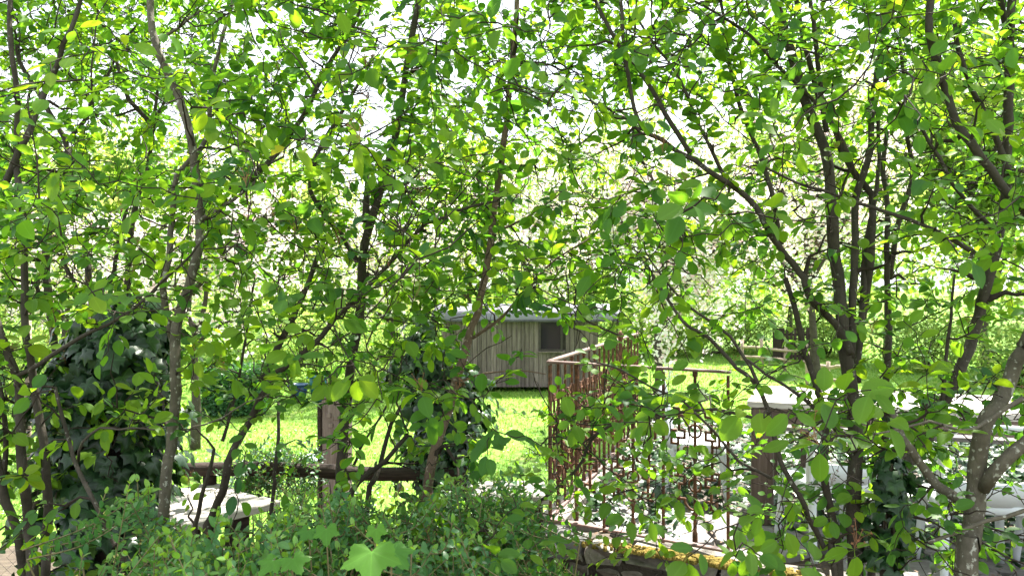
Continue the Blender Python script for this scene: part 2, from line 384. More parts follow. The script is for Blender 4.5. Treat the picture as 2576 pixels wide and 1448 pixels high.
def frames(D, N):
    """orthonormal leaf frames: columns X side, Y dir, Z normal"""
    D = D / np.maximum(np.linalg.norm(D, axis=1, keepdims=True), 1e-9)
    N = N - D * (N * D).sum(1, keepdims=True)
    N = N / np.maximum(np.linalg.norm(N, axis=1, keepdims=True), 1e-9)
    X = np.cross(D, N)
    return np.stack([X, D, N], -1)
def bake(mb, templ, pos, Fr, size, tint):
    V, T, S = templ
    W = np.einsum('nij,kj->nki', Fr * size[:, None, None], V) + pos[:, None, :]
    n, k = len(pos), len(V)
    Fa = (T[None] + (np.arange(n) * k)[:, None, None]).reshape(-1, 3)
    mb.add(W.reshape(-1, 3), [Fa], np.repeat(tint, k), np.tile(S, n))
class Leaves:
    """a list of leaves with frames; the largest in view become objects, the rest one mesh of kind stuff"""
    def __init__(s): s.p, s.d, s.n, s.s, s.t, s.k = [], [], [], [], [], []
    def add(s, p, d, n, size, tint, kind):
        s.p.append(p); s.d.append(d); s.n.append(n); s.s.append(size); s.t.append(tint); s.k.append(kind)
    def emit(s, templates, material, parent, base, single=300, name='leaf', bulk='foliage', tints=5, bank=None):
        if not s.p: return
        p, n_, sz, t, k = np.array(s.p), np.array(s.n), np.array(s.s), np.clip(np.array(s.t), 0, 1), np.array(s.k)
        Fr = frames(np.array(s.d), n_)
        px = CX + p[:, 0] / np.maximum(p[:, 1], .1) * F; py = CY - (p[:, 2] - CAMZ) / np.maximum(p[:, 1], .1) * F
        inview = (px > -20) & (px < 2595) & (py > -20) & (py < 1470) & (p[:, 1] > .3)
        score = np.where(inview, sz / np.maximum(p[:, 1], .3), -1.0)
        order = np.argsort(-score)
        one = [i for i in order[:single] if score[i] > 0]
        rest = np.setdiff1d(np.arange(len(p)), one)
        base = np.asarray(base, float)
        for i in one:
            ti = int(round(float(t[i]) * (tints - 1)))
            key = (material.name, int(k[i]), ti)
            if key not in bank:
                mb = MB(); V, T, S = templates[k[i]]; mb.add(V, [T], ti / (tints - 1), S)
                me = mb.mesh(name, True); me.materials.append(material); bank[key] = me
            q = p[i] - base; A = Fr[i] * sz[i]
            put(bank[key], name, Matrix(((A[0, 0], A[0, 1], A[0, 2], q[0]), (A[1, 0], A[1, 1], A[1, 2], q[1]), (A[2, 0], A[2, 1], A[2, 2], q[2]), (0, 0, 0, 1))), parent)
        if len(rest):
            mb = MB()
            for kk in np.unique(k[rest]):
                r_ = rest[k[rest] == kk]; bake(mb, templates[kk], p[r_], Fr[r_], sz[r_], t[r_])
            o = mb.build(bulk, material, parent, True, base); o['kind'] = 'stuff'
BANK = {}
# ================================================================ THE SETTING
LAWN_Z, TER_Z, SOIL_Z = -1.30, -0.08, -0.55
def ground_z(x, y):
    """soil bank under the shrubs falling to the lawn"""
    t = np.clip((y - 4.9) / 3.6, 0, 1); t = t * t * (3 - 2 * t)
    return SOIL_Z + (LAWN_Z + .02 - SOIL_Z) * t
# lawn: one sheet reaching the horizon, gentle undulation
xs = np.concatenate([np.linspace(-400, -40, 10), np.linspace(-36, 36, 60), np.linspace(40, 400, 10)])
ys = np.concatenate([np.linspace(-40, 4, 6), np.linspace(5, 45, 60), np.linspace(50, 900, 14)])
X, Y = np.meshgrid(xs, ys)
Z = LAWN_Z + .05 * np.sin(X * .5 + 1) * np.cos(Y * .37)
nx, ny = len(xs), len(ys)
I = np.arange((ny - 1) * nx).reshape(ny - 1, nx)[:, :-1].ravel()
mb = MB(); mb.add(np.stack([X, Y, Z], -1).reshape(-1, 3), [np.stack([I, I + 1, I + nx + 1, I + nx], -1)])
tag(mb.build('lawn', M['lawn'], None, True), 'bright green mown lawn running from the bank to the woods', 'lawn', kind='structure')
# soil bank under the shrubs
xs = np.linspace(-9, 9, 70); ys = np.linspace(-6, 9.2, 60); X, Y = np.meshgrid(xs, ys)
Z = ground_z(X, Y) + .03 * np.sin(X * 3.1 + Y) * np.sin(Y * 2.3 - X) + np.where((X > .35) & (Y > 4.4), -.35, 0) - np.where(Y > 8.6, .15, 0)
nx, ny = len(xs), len(ys)
I = np.arange((ny - 1) * nx).reshape(ny - 1, nx)[:, :-1].ravel()
mb = MB(); mb.add(np.stack([X, Y, Z], -1).reshape(-1, 3), [np.stack([I, I + 1, I + nx + 1, I + nx], -1)])
tag(mb.build('ground', M['soil'], None, True), 'dark bare soil of the bank under the shrubs', 'ground', kind='structure')

# grass blades on the lawn
N = 90000
gy = 8.8 + 26 * rng.random(N) ** 1.3; gx = (rng.random(N) - .5) * (gy * 1.5 + 2)
gp = np.stack([gx, gy, np.full(N, LAWN_Z) + .05 * np.sin(gx * .5 + 1) * np.cos(gy * .37)], -1)
h = rng.uniform(.018, .05, N) * (1 + .03 * gy)
az = rng.uniform(0, 6.28, N); w = .006 + .0009 * gy
side = np.stack([np.cos(az) * w, np.sin(az) * w, np.zeros(N)], -1)
tip = np.stack([rng.normal(0, .35, N) * h, rng.normal(0, .35, N) * h, h], -1)
V = np.stack([gp - side, gp + side, gp + tip], 1).reshape(-1, 3)
mb = MB(); mb.add(V, [np.arange(N * 3).reshape(-1, 3)], np.repeat(rng.beta(2, 3, N), 3))
tag(mb.build('grass', M['grass'], None), 'short bright grass blades covering the lawn', 'grass', kind='stuff')
# daisies flecking the near lawn
mb = MB()
for i in range(700):
    y = random.uniform(8.8, 15); x = random.uniform(-.75, .2) * y
    c = np.array([x, y, LAWN_Z + .09]); r = random.uniform(.010, .017)
    a = np.linspace(0, 6.28, 6, endpoint=False)
    mb.add(np.stack([c[0] + r * np.cos(a), c[1] + r * np.sin(a), np.full(6, c[2])], -1), [np.array([[0, 1, 2, 3, 4, 5]])])
tag(mb.build('daisies', M['plastic'], None), 'tiny white daisies flecking the lawn below the bank', 'flowers', kind='stuff')

# ---------------------------------------------------------------- terrace with paving stones
xs0, xs1, y0, y1 = .30, 7.0, 4.38, 9.2
mb = MB()
def ter_edge(x): return 4.98 - (x - .25) * .62 if x < 1.2 else 4.39 - (x - 1.2) * .35
pl = [(.3, ter_edge(.3) + .05), (1.2, ter_edge(1.2) + .05), (2.4, 3.9), (7, 2.6), (7, 9.2), (1.5, 9.2)]
V = [(x, y, TER_Z - .03) for x, y in pl] + [(x, y, -1.45) for x, y in pl]
n = len(pl)
mb.poly(V, [tuple(range(n))] + [(i + n, (i + 1) % n + n, (i + 1) % n, i)[::-1][::-1] for i in range(n)])
terrace = tag(mb.build('terrace', M['soil'], None), 'stone paved terrace behind the rusty railing', 'terrace', kind='structure')
# irregular flagstones from a jittered grid
gx_, gy_ = 15, 9
G = {}
for i in range(gx_ + 1):
    for j in range(gy_ + 1):
        G[i, j] = np.array([.36 + i * .29 + (j % 2) * .10, 3.35 + j * .30, 0]) + rng.normal(0, .055, 3) * np.array([1, 1, 0])
for i in range(gx_):
    for j in range(gy_):
        c4 = [G[i, j], G[i + 1, j], G[i + 1, j + 1], G[i, j + 1]]
        c = sum(c4) / 4
        if c[1] < ter_edge(c[0]) + .20 or c[1] > 5.75: continue
        ring = []
        for k in range(4):
            a, b = c4[k], c4[(k + 1) % 4]
            ring += [a * .86 + b * .14, a * .5 + b * .5 + rng.normal(0, .012, 3), a * .14 + b * .86]
        ring = [c + (q - c) * .93 for q in ring]
        h = TER_Z + random.uniform(-.012, .016); tilt = rng.normal(0, .03, 2)
        top = [np.array([q[0] - c[0], q[1] - c[1], h + (q[0] - c[0]) * tilt[0] + (q[1] - c[1]) * tilt[1]]) for q in ring]
        inn = [np.array([q[0] * .9, q[1] * .9, q[2] + .008]) for q in top]
        bot = [np.array([q[0] * 1.02, q[1] * 1.02, TER_Z - .06]) for q in top]
        m_ = len(ring)
        mb = MB(); mb.poly(inn + top + bot, [tuple(range(m_))] + [(k, k + m_, (k + 1) % m_ + m_, (k + 1) % m_) for k in range(m_)] + [(k + m_, k + 2 * m_, (k + 1) % m_ + 2 * m_, (k + 1) % m_ + m_) for k in range(m_)])
        o = mb.build('paving_stone', M['paving'], terrace); o.location = (c[0], c[1], 0)
# dry litter on the paving
mb = MB(); N = 1300
for i in range(N):
    x = random.uniform(.5, 4.2); y = random.uniform(4.2, 5.9)
    if y < ter_edge(x): continue
    s = random.uniform(.005, .018); a = random.uniform(0, 6.28)
    c = np.array([x, y, TER_Z + random.uniform(.014, .03)])
    u = np.array([math.cos(a), math.sin(a), random.uniform(-.4, .4)]) * s; v = np.array([-math.sin(a), math.cos(a), random.uniform(-.3, .3)]) * s * .6
    mb.add(np.array([c - u, c + v, c + u, c - v]), [np.array([[0, 1, 2, 3]])])
tag(mb.build('leaf_litter', M['litter'], None), 'dry brown litter strewn over the terrace paving', 'leaf litter', kind='stuff')

# ---------------------------------------------------------------- stone wall under the railing
def stone_mesh(sx, sy, sz, jit=.018):
    """lumpy rounded block"""
    mb = MB(); mb.box((0, 0, 0), (sx, sy, sz), bev=min(sx, sy, sz) * .22, jit=jit * .6)
    return mb
W0, W1 = np.array([.02, 4.86]), np.array([2.6, 3.62])     # rail line, extended to the right
wd = (W1 - W0) / np.linalg.norm(W1 - W0); wn_ = np.array([wd[1], -wd[0]])      # towards camera
wa = math.atan2(wd[1], wd[0])
wall = empty('stone_wall', (W0[0], W0[1], SOIL_Z), 'low dry stone wall carrying the rusty iron railing', 'wall')
wb = np.array([W0[0], W0[1], SOIL_Z])
core = MB(); L = np.linalg.norm(W1 - W0)
cc = W0 + wd * L / 2 + wn_ * .02
core.box((cc[0], cc[1], (-.06 - .75) / 2), (L - .06, .20, .67), rot=rotz(wa))
core.build('wall_core', M['mortar'], wall, False, wb)
rows = [(-.030, .105, .24), (-.150, .13, .20), (-.290, .145, .20), (-.445, .15, .20), (-.60, .15, .2)]
for ri, (zc, hh, dep) in enumerate(rows):
    u = -.08 + (.06 * ri) % .17
    while u < L:
        w_ = random.uniform(.13, .28) if ri else random.uniform(.18, .34)
        c = W0 + wd * (u + w_ / 2) + wn_ * ((.035 if ri else .025) + random.uniform(-.012, .014))
        sm = stone_mesh(w_ - .020, dep, hh * random.uniform(.85, 1.05) - .010, .026)
        o = sm.build('stone', M['stone'], wall); o.location = (c[0] - wb[0], c[1] - wb[1], zc - wb[2] + random.uniform(-.008, .008) - (.02 if ri == 0 else 0))
        o.rotation_euler = (random.uniform(-.03, .03), random.uniform(-.03, .03), wa + random.uniform(-.04, .04))
        u += w_
# end stone, grey, standing proud at the corner
sm = stone_mesh(.26, .20, .14, .03); o = sm.build('stone', M['paving'], wall)
o.location = Vector(P(1405, 1362, 4.62) - wb); o.rotation_euler = (0, .15, .25)
# moss cushions on the coping
mb = MB()
for i in range(900):
    u = 1.12 + .42 * random.gauss(0, .62) if i < 700 else .30 + random.gauss(0, .10)
    off = random.uniform(.03, .142)
    if u < .05 or u > 2.4: continue
    c = W0 + wd * u + wn_ * off
    r = random.uniform(.005, .020); a = np.linspace(0, 6.28, 7, endpoint=False)
    z0 = .010
    rr = r * (1 + rng.normal(0, .2, 7))
    V = np.vstack([np.stack([c[0] + rr * np.cos(a), c[1] + rr * np.sin(a), np.full(7, z0 - .02)], -1), np.stack([c[0] + rr * .6 * np.cos(a), c[1] + rr * .6 * np.sin(a), np.full(7, z0 + r * .22)], -1)])
    mb.poly(V, [(k, (k + 1) % 7, (k + 1) % 7 + 7, k + 7) for k in range(7)] + [tuple(range(7, 14))])
o = mb.build('moss', M['moss'], wall, True, wb); o['kind'] = 'stuff'; o['label'] = 'golden yellow dry moss on the coping stones'

# ---------------------------------------------------------------- rusty cast-iron railing
def baluster(mb, h, x):
    """cast ornamental baluster in the XZ plane at x: turned shaft, ring, hooks, scrolls and Greek keys, mirrored top and bottom"""
    pr = [(.016, .0), (.016, .05), (.011, .055), (.011, .14), (.018, .15), (.018, .16), (.010, .17), (.010, .24), (.015, .25), (.011, .27), (.009, .45)]
    pr += [(.013, .46), (.013, .54), (.009, .55), (.009, h - .30), (.014, h - .29), (.010, h - .26), (.010, h - .05), (.016, h - .045), (.016, h - .012)]
    mb.lathe((x, 0, .02), [(r, z) for r, z in pr], 8)
    bw = .0075
    for zz, sg in ((.0, 1), (h, -1)):
        Zf = lambda z: zz + sg * z
        a = np.linspace(0, 2 * math.pi, 17)
        mb.tube(np.stack([x + .036 * np.sin(a), np.zeros(17), Zf(.34) + .036 * np.cos(a)], -1), bw * .9, 5, False)
        for s in (-1, 1):
            b = np.linspace(0, math.pi / 2, 8)                      # U hook
            mb.tube(np.stack([x + s * (.062 * np.sin(b)), np.zeros(8), Zf(.255 - .0 - .062 * np.cos(b) + .002)], -1), bw, 5, False)
            def bar(p, q): mb.box(((p[0] + q[0]) / 2 * s + x, 0, Zf((p[1] + q[1]) / 2)), (abs(p[0] - q[0]) + .013, .013, abs(p[1] - q[1]) + .013))
            key = [(.062, .255), (.125, .255), (.125, .215), (.095, .215), (.095, .34), (.062, .34), (.062, .385), (.115, .385)]
            key2 = [(.115, .345), (.140, .345), (.140, .42), (.100, .42), (.100, .60)]
            for kk in (key, key2):
                for p, q in zip(kk[:-1], kk[1:]): bar(p, q)
            t = np.linspace(0, 4.2, 16)                             # scroll
            rr = .034 * (1 - t / 5.4)
            mb.tube(np.stack([x + s * (.055 + rr * np.cos(t + 2.6)), np.zeros(16), Zf(.455 + rr * np.sin(t + 2.6) )], -1), bw * .9, 5, False)
def railing(name, A, B, label, hgt=1.0, nb=4, z0=.03, panels=True):
    A = np.array([A[0], A[1], z0]); B = np.array([B[0], B[1], z0])
    L = np.linalg.norm(B - A); a = math.atan2(B[1] - A[1], B[0] - A[0])
    e = empty(name, A, label, 'railing', rz=a)
    mb = MB(); mb.box((L / 2, 0, hgt), (L + .03, .040, .016), bev=.004); mb.build('top_rail', M['rustrail'], e)
    mb = MB(); mb.box((L / 2, 0, .0), (L + .03, .045, .014), bev=.003); mb.build('bottom_rail', M['rustrail'], e)
    for k in range(nb + 1):
        x = L * k / nb
        mb = MB(); mb.box((x, 0, hgt / 2 - .02), (.016, .016, hgt + .0), bev=.002); mb.build('bar', M['rust'], e)
    bal = None
    for k in range(nb):
        x = L * (k + .5) / nb
        if bal is None:
            mb = MB(); baluster(mb, hgt - .01, 0); o = mb.build('baluster', M['rust'], e, True); bal = o
        else:
            o = bal.copy(); COL.objects.link(o); o.parent = e
        o.location = (x, 0, 0)
    return e
C0, C1, C2 = (.24, 4.93), (1.21, 4.33), (1.30, 8.0)
railing('iron_railing', C0, C1, 'rusty cast iron railing with Greek key balusters standing on the stone wall', nb=3)
railing('iron_railing', (.25, 5.0), C2, 'rusty cast iron railing running away from the wall towards the lawn', nb=9)
mb = MB(); mb.box((0, 0, .455), (.032, .032, 1.15), bev=.004)
mb2 = MB(); mb2.lathe((0, 0, 1.03), [(.010, 0), (.022, .012), (.030, .04), (.020, .07), (.006, .09)], 10)
e = empty('railing_post', (P(1560, 860, 6.9)[0], 6.9, 0), 'rusty railing post with a ball finial at the far railing', 'post')
sh_ = mb.build('post_shaft', M['rust'], e); mb2.build('finial', M['rust'], sh_, True)
ka, kb = np.array([.25, 5.0]), np.array(C2); km = (ka + kb) / 2; kl = np.linalg.norm(kb - ka); kan = math.atan2(kb[1] - ka[1], kb[0] - ka[0])
nk = 9
for k in range(nk):
    q = ka + (kb - ka) * (k + .5) / nk
    mb = MB(); mb.box((0, 0, 0), (kl / nk - .012, .17, .34), bev=.015, jit=.004); o = mb.build('kerb_stone', M['stone'], terrace); o.location = (q[0], q[1], -.150); o.rotation_euler = (0, 0, kan)

# ---------------------------------------------------------------- dining table
TA = np.array([1.575, 5.17]); ta = math.atan2(-.36, .93)
LT, WT, HT = 2.75, .90, .745
t = empty('dining_table', (TA[0], TA[1], TER_Z), 'long dark wooden dining table with a sunlit pale top on the terrace', 'table', rz=ta)
for k in range(6):
    mb = MB(); mb.box((LT / 2, (k + .5) * WT / 6, HT - TER_Z - .021), (LT + random.uniform(-.01, .01), WT / 6 - .005, .042), bev=.004)
    mb.build('tabletop_plank', M['greywood'], t)  # pale wood on a dark table: sun glare put into the top's colour
mb = MB(); mb.box((LT / 2, .05, HT - TER_Z - .095), (LT - .06, .03, .10)); mb.build('apron', M['darkwood'], t)
mb = MB(); mb.box((LT / 2, WT - .05, HT - TER_Z - .095), (LT - .06, .03, .10)); mb.build('apron', M['darkwood'], t)
for x in (.09, LT - .09):
    for y in (.085, WT - .085):
        mb = MB(); mb.box((x, y, (HT - TER_Z - .045) / 2), (.14, .14, HT - TER_Z - .05), bev=.006); mb.build('leg', M['darkleg'], t)
# bench behind the table
bA = TA + np.array([math.cos(ta + math.pi / 2), math.sin(ta + math.pi / 2)]) * 1.30 + np.array([math.cos(ta), math.sin(ta)]) * .15
b = empty('garden_bench', (bA[0], bA[1], TER_Z), 'long wooden bench with plank back on the lawn side of the dining table', 'bench', rz=ta)
for k in range(3):
    mb = MB(); mb.box((1.15, k * .12, .44), (2.3, .11, .035), bev=.004); mb.build('seat_plank', M['oldwood'], b)
for k in range(2):
    mb = MB(); mb.box((1.15, .37 + k * .02, .53 + k * .13), (2.3, .03, .12), bev=.004); mb.build('back_plank', M['oldwood'], b)
for x in (.2, 2.1):
    for y, hh in ((-.02, .42), (.33, .70)):
        mb = MB(); mb.box((x, y, hh / 2), (.07, .06, hh), bev=.004); mb.build('leg', M['darkleg'], b)

# ---------------------------------------------------------------- white plastic chairs
def rrect(w, d, r, n=5):
    pts = []
    for cx_, cy_, a0 in ((w / 2 - r, d / 2 - r, 0), (-w / 2 + r, d / 2 - r, 90), (-w / 2 + r, -d / 2 + r, 180), (w / 2 - r, -d / 2 + r, 270)):
        for a in np.linspace(a0, a0 + 90, n): pts.append((cx_ + r * math.cos(R(a)), cy_ + r * math.sin(R(a))))
    return pts
def ribbon(mb, path, w, th, tint=.5):
    """flat band swept along path (in the XZ plane, Y tilt allowed); w across Y-ish, th thick"""
    mb.tube(path, w, 8)
def make_chair():
    c = empty('plastic_chair', (0, 0, 0))
    mb = MB(); out = rrect(.46, .44, .09, 6); n = len(out)
    lay = [(.96, .445), (1.0, .435), (1.0, .395), (.95, .385)]
    V = [(x * s, y * s, z - .012 * (1 - (x / .23) ** 2) * (1 if z > .44 else 0)) for s, z in lay for x, y in out] + [(0, 0, .432), (0, 0, .40)]
    faces = []
    for a in range(3):
        faces += [(a * n + k, (a + 1) * n + k, (a + 1) * n + (k + 1) % n, a * n + (k + 1) % n) for k in range(n)]
    faces += [(4 * n, k, (k + 1) % n) for k in range(n)] + [(4 * n + 1, 3 * n + (k + 1) % n, 3 * n + k) for k in range(n)]
    mb.poly(V, faces); mb.build('seat', M['plastic'], c, True)
    # back: rounded hoop with an open middle and a solid lower panel
    a = np.linspace(R(180), 0, 13)
    hoop = [(-.225, -.20, .42), (-.235, -.215, .55)] + [(.10 * math.cos(q) * 1.0 + math.copysign(.13, math.cos(q)) if abs(math.cos(q)) > .01 else 0, -.245 - .02 * math.sin(q), .72 + .13 * math.sin(q)) for q in a] + [(.235, -.215, .55), (.225, -.20, .42)]
    mb = MB(); mb.tube(spline(hoop, n=3), .021, 8); mb.build('back_frame', M['plastic'], c, True)
    V = []
    xs_ = np.linspace(-.22, .22, 9)
    for dy in (0, .016):
        for z in (.43, .50, .555):
            for x in xs_: V.append((x, -.205 - (z - .43) * .18 - .02 * (1 - (x / .22) ** 2) + dy, z + .03 * (abs(x) / .22) ** 3 * (1 if z > .54 else 0)))
    Q = []
    for l_ in (0, 1):
        for r_ in (0, 1):
            for k in range(8):
                i = l_ * 27 + r_ * 9 + k; Q.append((i, i + 1, i + 10, i + 9) if l_ == 0 else (i, i + 9, i + 10, i + 1))
    for k in range(8): Q += [(18 + k, 19 + k, 46 + k, 45 + k), (1 + k, k, 27 + k, 28 + k)]
    mb = MB(); mb.poly(V, Q); mb.build('back_panel', M['plastic'], c, True)
    for sx in (-1, 1):
        for sy, dz in ((1, 0), (-1, 0)):
            mb = MB(); p = np.array([(sx * .195, sy * .175, .41), (sx * .205, sy * .19, .25), (sx * .225, sy * (.22 if sy > 0 else .25), .0)])
            mb.tube(spline(p, n=4), np.linspace(.030, .020, 9), 8); mb.build('leg', M['plastic'], c, True)
    return c
proto = make_chair(); first = True
chairs = [((1.40, 5.85), R(-90) - .25, 'white plastic chair at the short end of the dining table beside its leg'),
          ((1.93, 4.72), .12, 'white plastic chair tucked under the table right beside the dark table leg'),
          ((2.55, 4.28), -.2, 'white plastic chair at the long side, between another chair and the lichen-spotted trunk'),
          ((3.02, 4.15), -.35, 'white plastic chair farthest along the table, half behind the lichen-spotted trunk'),
          ((-2.3 + .0, 8.6), 1.2, None)]
for (x, y), rz, lab in chairs[:4]:
    if first: c = proto; first = False
    else:
        c = proto.copy(); COL.objects.link(c)
        for ch in proto.children:
            k = ch.copy(); COL.objects.link(k); k.parent = c
    c.location = (x, y, TER_Z); c.rotation_euler = (0, 0, rz); tag(c, lab, 'chair', 'white chairs round the dining table')
c = proto.copy(); COL.objects.link(c)
for ch in proto.children:
    k = ch.copy(); COL.objects.link(k); k.parent = c
q = P(810, 1150, 10.8); c.location = (q[0], q[1], LAWN_Z + .02); c.rotation_euler = (0, 0, 2.2)
tag(c, 'white plastic chair standing alone on the lawn behind the dark log rail', 'chair')

# ---------------------------------------------------------------- weathered plank table and dark log rail in the bank
pa, pb = np.array([-1.62, 3.46]), np.array([-1.20, 3.99]); dv = pb - pa; an = math.atan2(dv[1], dv[0]); LL = np.linalg.norm(dv)
e = empty('plank_table', (pa[0], pa[1], SOIL_Z), 'sun-bleached plank table half hidden behind the privet', 'table', rz=an)
for k in range(4):
    mb = MB(); mb.box((LL / 2 + random.uniform(-.02, .02), .085 + k * .165, .40 - SOIL_Z - .02), (LL, .160, .04), bev=.005, jit=.0015); mb.build('plank', M['greywood'], e)
for x in (.18, LL - .18):
    for y in (.10, .56):
        mb = MB(); mb.box((x, y, (.36 - SOIL_Z) / 2), (.09, .09, .36 - SOIL_Z), bev=.005); mb.build('leg', M['logwood'], e)
e = empty('plank_stand', (-.03, 4.25, SOIL_Z), 'small sun-bleached plank stand beside the end of the stone wall', 'stand', rz=.05)
for k in range(2):
    mb = MB(); mb.box((0, -.085 + k * .17, .40 - SOIL_Z - .025), (.44, .163, .05), bev=.005, jit=.0015); mb.build('plank', M['greywood'], e)
for x in (-.16, .16):
    mb = MB(); mb.box((x, 0, (.35 - SOIL_Z) / 2), (.06, .26, .35 - SOIL_Z), bev=.005); mb.build('leg', M['logwood'], e)
l0, l1 = P(455, 1181, 4.35), P(1175, 1190, 4.35)
e = empty('log_rail', (l0[0], l0[1], SOIL_Z), 'dark rough log rail on two short posts between the ivy stump and ivy post', 'rail')
mb = MB(); pts = spline([l0, l0 * .66 + l1 * .34 + np.array([0, 0, .012]), l0 * .3 + l1 * .7 - np.array([0, 0, .008]), l1], n=5)
mb.tube(pts, .040, 10, lump=.06); mb.build('log', M['logwood'], e, True, np.array([l0[0], l0[1], SOIL_Z]))
for f in (.10, .93):
    q = l0 * (1 - f) + l1 * f
    mb = MB(); mb.tube([(q[0], q[1], ground_z(q[0], q[1]) - .1), (q[0], q[1], q[2] - .03)], .04, 8, lump=.05); mb.build('post', M['logwood'], e, True, np.array([l0[0], l0[1], SOIL_Z]))
# square timber gate post with a carved panel
q = P(848, 1000, 6.3)
gz = float(ground_z(q[0], q[1]))
e = empty('gate_post', (q[0], q[1], gz), 'pinkish weathered timber gate post on the bank above the lawn', 'post', rz=-.28)
mb = MB(); mb.box((0, 0, (q[2] - gz) / 2), (.19, .17, q[2] - gz), bev=.008, jit=.002); shf = mb.build('shaft', M['postwood'], e)
mb = MB(); mb.box((0, 0, q[2] - gz + .012), (.215, .195, .024), bev=.006); mb.build('cap', M['postwood'], shf)
mb = MB(); mb.box((-.112, .0, (q[2] - gz) / 2 - .02), (.035, .19, q[2] - gz - .04), bev=.004); mb.build('shaded_face', M['logwood'], e)  # dark strip added to paint the shade on the post's left face
for k, (x, z) in enumerate(((-.03, .13), (.03, .15), (-.01, .21), (.035, .235))):
    mb = MB(); mb.box((x, -.088, q[2] - gz - z), (.045, .012, .035), bev=.003); mb.build('carved_block', M['postwood'], shf)

# terracotta pot
q = P(893, 1372, 3.3)
e = empty('flower_pot', (q[0], q[1], q[2] - .11), 'terracotta flower pot showing through the stems behind the privet', 'pot')
mb = MB(); mb.lathe((0, 0, 0), [(.055, 0), (.075, .11)], 16); mb.build('pot_body', M['terracotta'], e, True)
mb = MB(); mb.lathe((0, 0, .11), [(.082, 0), (.085, .03), (.070, .031), (.066, .005)], 16); mb.build('pot_rim', M['terracotta'], e, True)
mb = MB(); h_ = q[2] - .11 - float(ground_z(q[0], q[1])) ; mb.box((0, 0, -h_ / 2), (.30, .22, h_), bev=.02, jit=.012)
o = mb.build('plinth_stone', M['stone'], None); o.location = e.location; tag(o, 'rough grey stone block carrying the terracotta pot', 'stone')

# ---------------------------------------------------------------- wooden wagon
D = 20.8
wx0, wx1 = -1.9, (1503 - CX) / F * D
wz0, wz1 = P(0, 973, D)[2], P(0, 803, D)[2]
wdp = 2.1
w = empty('wooden_wagon', ((wx0 + wx1) / 2, D + wdp / 2, LAWN_Z), 'wooden shepherd wagon with silvered vertical boards and curved grey roof', 'wagon')
wo = np.array([(wx0 + wx1) / 2, D + wdp / 2, LAWN_Z])
mb = MB(); mb.box(((wx0 + wx1) / 2, D + .05 + wdp / 2, (wz0 + wz1) / 2), (wx1 - wx0 - .03, wdp, wz1 - wz0 - .02)); mb.build('body_core', M['winframe'], w, False, wo)
vx0, vx1 = (1357 - CX) / F * D, (1412 - CX) / F * D; vz0, vz1 = P(0, 880, D)[2], P(0, 808, D)[2]
x = wx0
while x < wx1 - .02:
    pw = min(random.choice((.11, .13, .13, .15)), wx1 - x)
    segs = [(wz0, wz1)] if (x + pw < vx0 or x > vx1) else [(wz0, vz0), (vz1, wz1)]
    for za, zb in segs:
        mb = MB(); mb.box((0, 0, 0), (pw - .010, .03, zb - za - .004), bev=.004)
        o = mb.build('board', M['plank'], w); o.location = (x + pw / 2 - wo[0], D + random.uniform(-.006, .006) - wo[1], (za + zb) / 2 - wo[2])
    x += pw
y = D + .06
while y < D + wdp:                                       # boards of the end wall
    mb = MB(); mb.box((0, 0, 0), (.03, .12, wz1 - wz0 - .004), bev=.004); o = mb.build('board', M['plank'], w)
    o.location = (wx1 + .004 - wo[0], y + .06 - wo[1], (wz0 + wz1) / 2 - wo[2]); y += .131
mb = MB(); fw = .055
mb.box(((vx0 + vx1) / 2, D - .03, vz1), (vx1 - vx0 + .05, .06, fw)); mb.box(((vx0 + vx1) / 2, D - .03, vz0), (vx1 - vx0 + .05, .06, fw))
win = mb.build('window', M['winframe'], w, False, wo)
for xx in (vx0, vx1):
    mb = MB(); mb.box((xx, D - .028, (vz0 + vz1) / 2), (fw, .056, vz1 - vz0 - fw - .002)); mb.build('frame_post', M['winframe'], win, False, wo)
mb = MB(); mb.box(((vx0 + vx1) / 2, D + .0, (vz0 + vz1) / 2), (vx1 - vx0 - .05, .008, vz1 - vz0 - .05)); mb.build('pane', M['glass'], win, False, wo)
mb = MB(); mb.box(((vx0 + vx1) / 2, D - .06, vz0 - .045), (vx1 - vx0 + .14, .10, .03)); mb.build('sill', M['plank'], win, False, wo)
rx0, rx1 = wx0 - .25, (1562 - CX) / F * D; zt = P(0, 764, D)[2] - wz1
sec = [(-.16, -.02), (-.17, .10), (-.12, .24), (.05, .34), (.45, .42), (wdp / 2, .46), (wdp - .45, .42), (wdp - .05, .34), (wdp + .12, .24), (wdp + .17, .10), (wdp + .16, -.02)]
st = [(rx0, .72), (rx0 + .04, .86), (rx0 + .15, .97), (rx0 + .32, 1)] + [(rx0 + .32 + (rx1 - rx0 - .64) * k / 6, 1) for k in range(1, 6)] + [(rx1 - .32, 1), (rx1 - .15, .97), (rx1 - .04, .86), (rx1, .72)]
V = []
for xx, s in st:
    for yy, zz in sec: V.append((xx, D + wdp / 2 + (yy - wdp / 2), wz1 - .02 + (zz + .02) * (s if zz > 0 else 1) * .88))
ns = len(sec); Q = [(i * ns + k, (i + 1) * ns + k, (i + 1) * ns + k + 1, i * ns + k + 1) for i in range(len(st) - 1) for k in range(ns - 1)]
Q += [tuple(range(ns)), tuple((len(st) - 1) * ns + k for k in range(ns))[::-1]]
mb = MB(); mb.poly(V, Q); rf = mb.build('roof', M['roofmetal'], w, True, wo)
mb = MB(); mb.box(((rx0 + rx1) / 2, D - .165, wz1 - .03), (rx1 - rx0, .03, .05)); mb.build('gutter', M['edgemetal'], rf, False, wo)
mb = MB(); mb.tube([(wx1 + .02, D + .02, wz1 - .45), (rx1 - .06, D + .02, wz1 - .05)], .03, 6); mb.build('bracket', M['plank'], rf, False, wo)
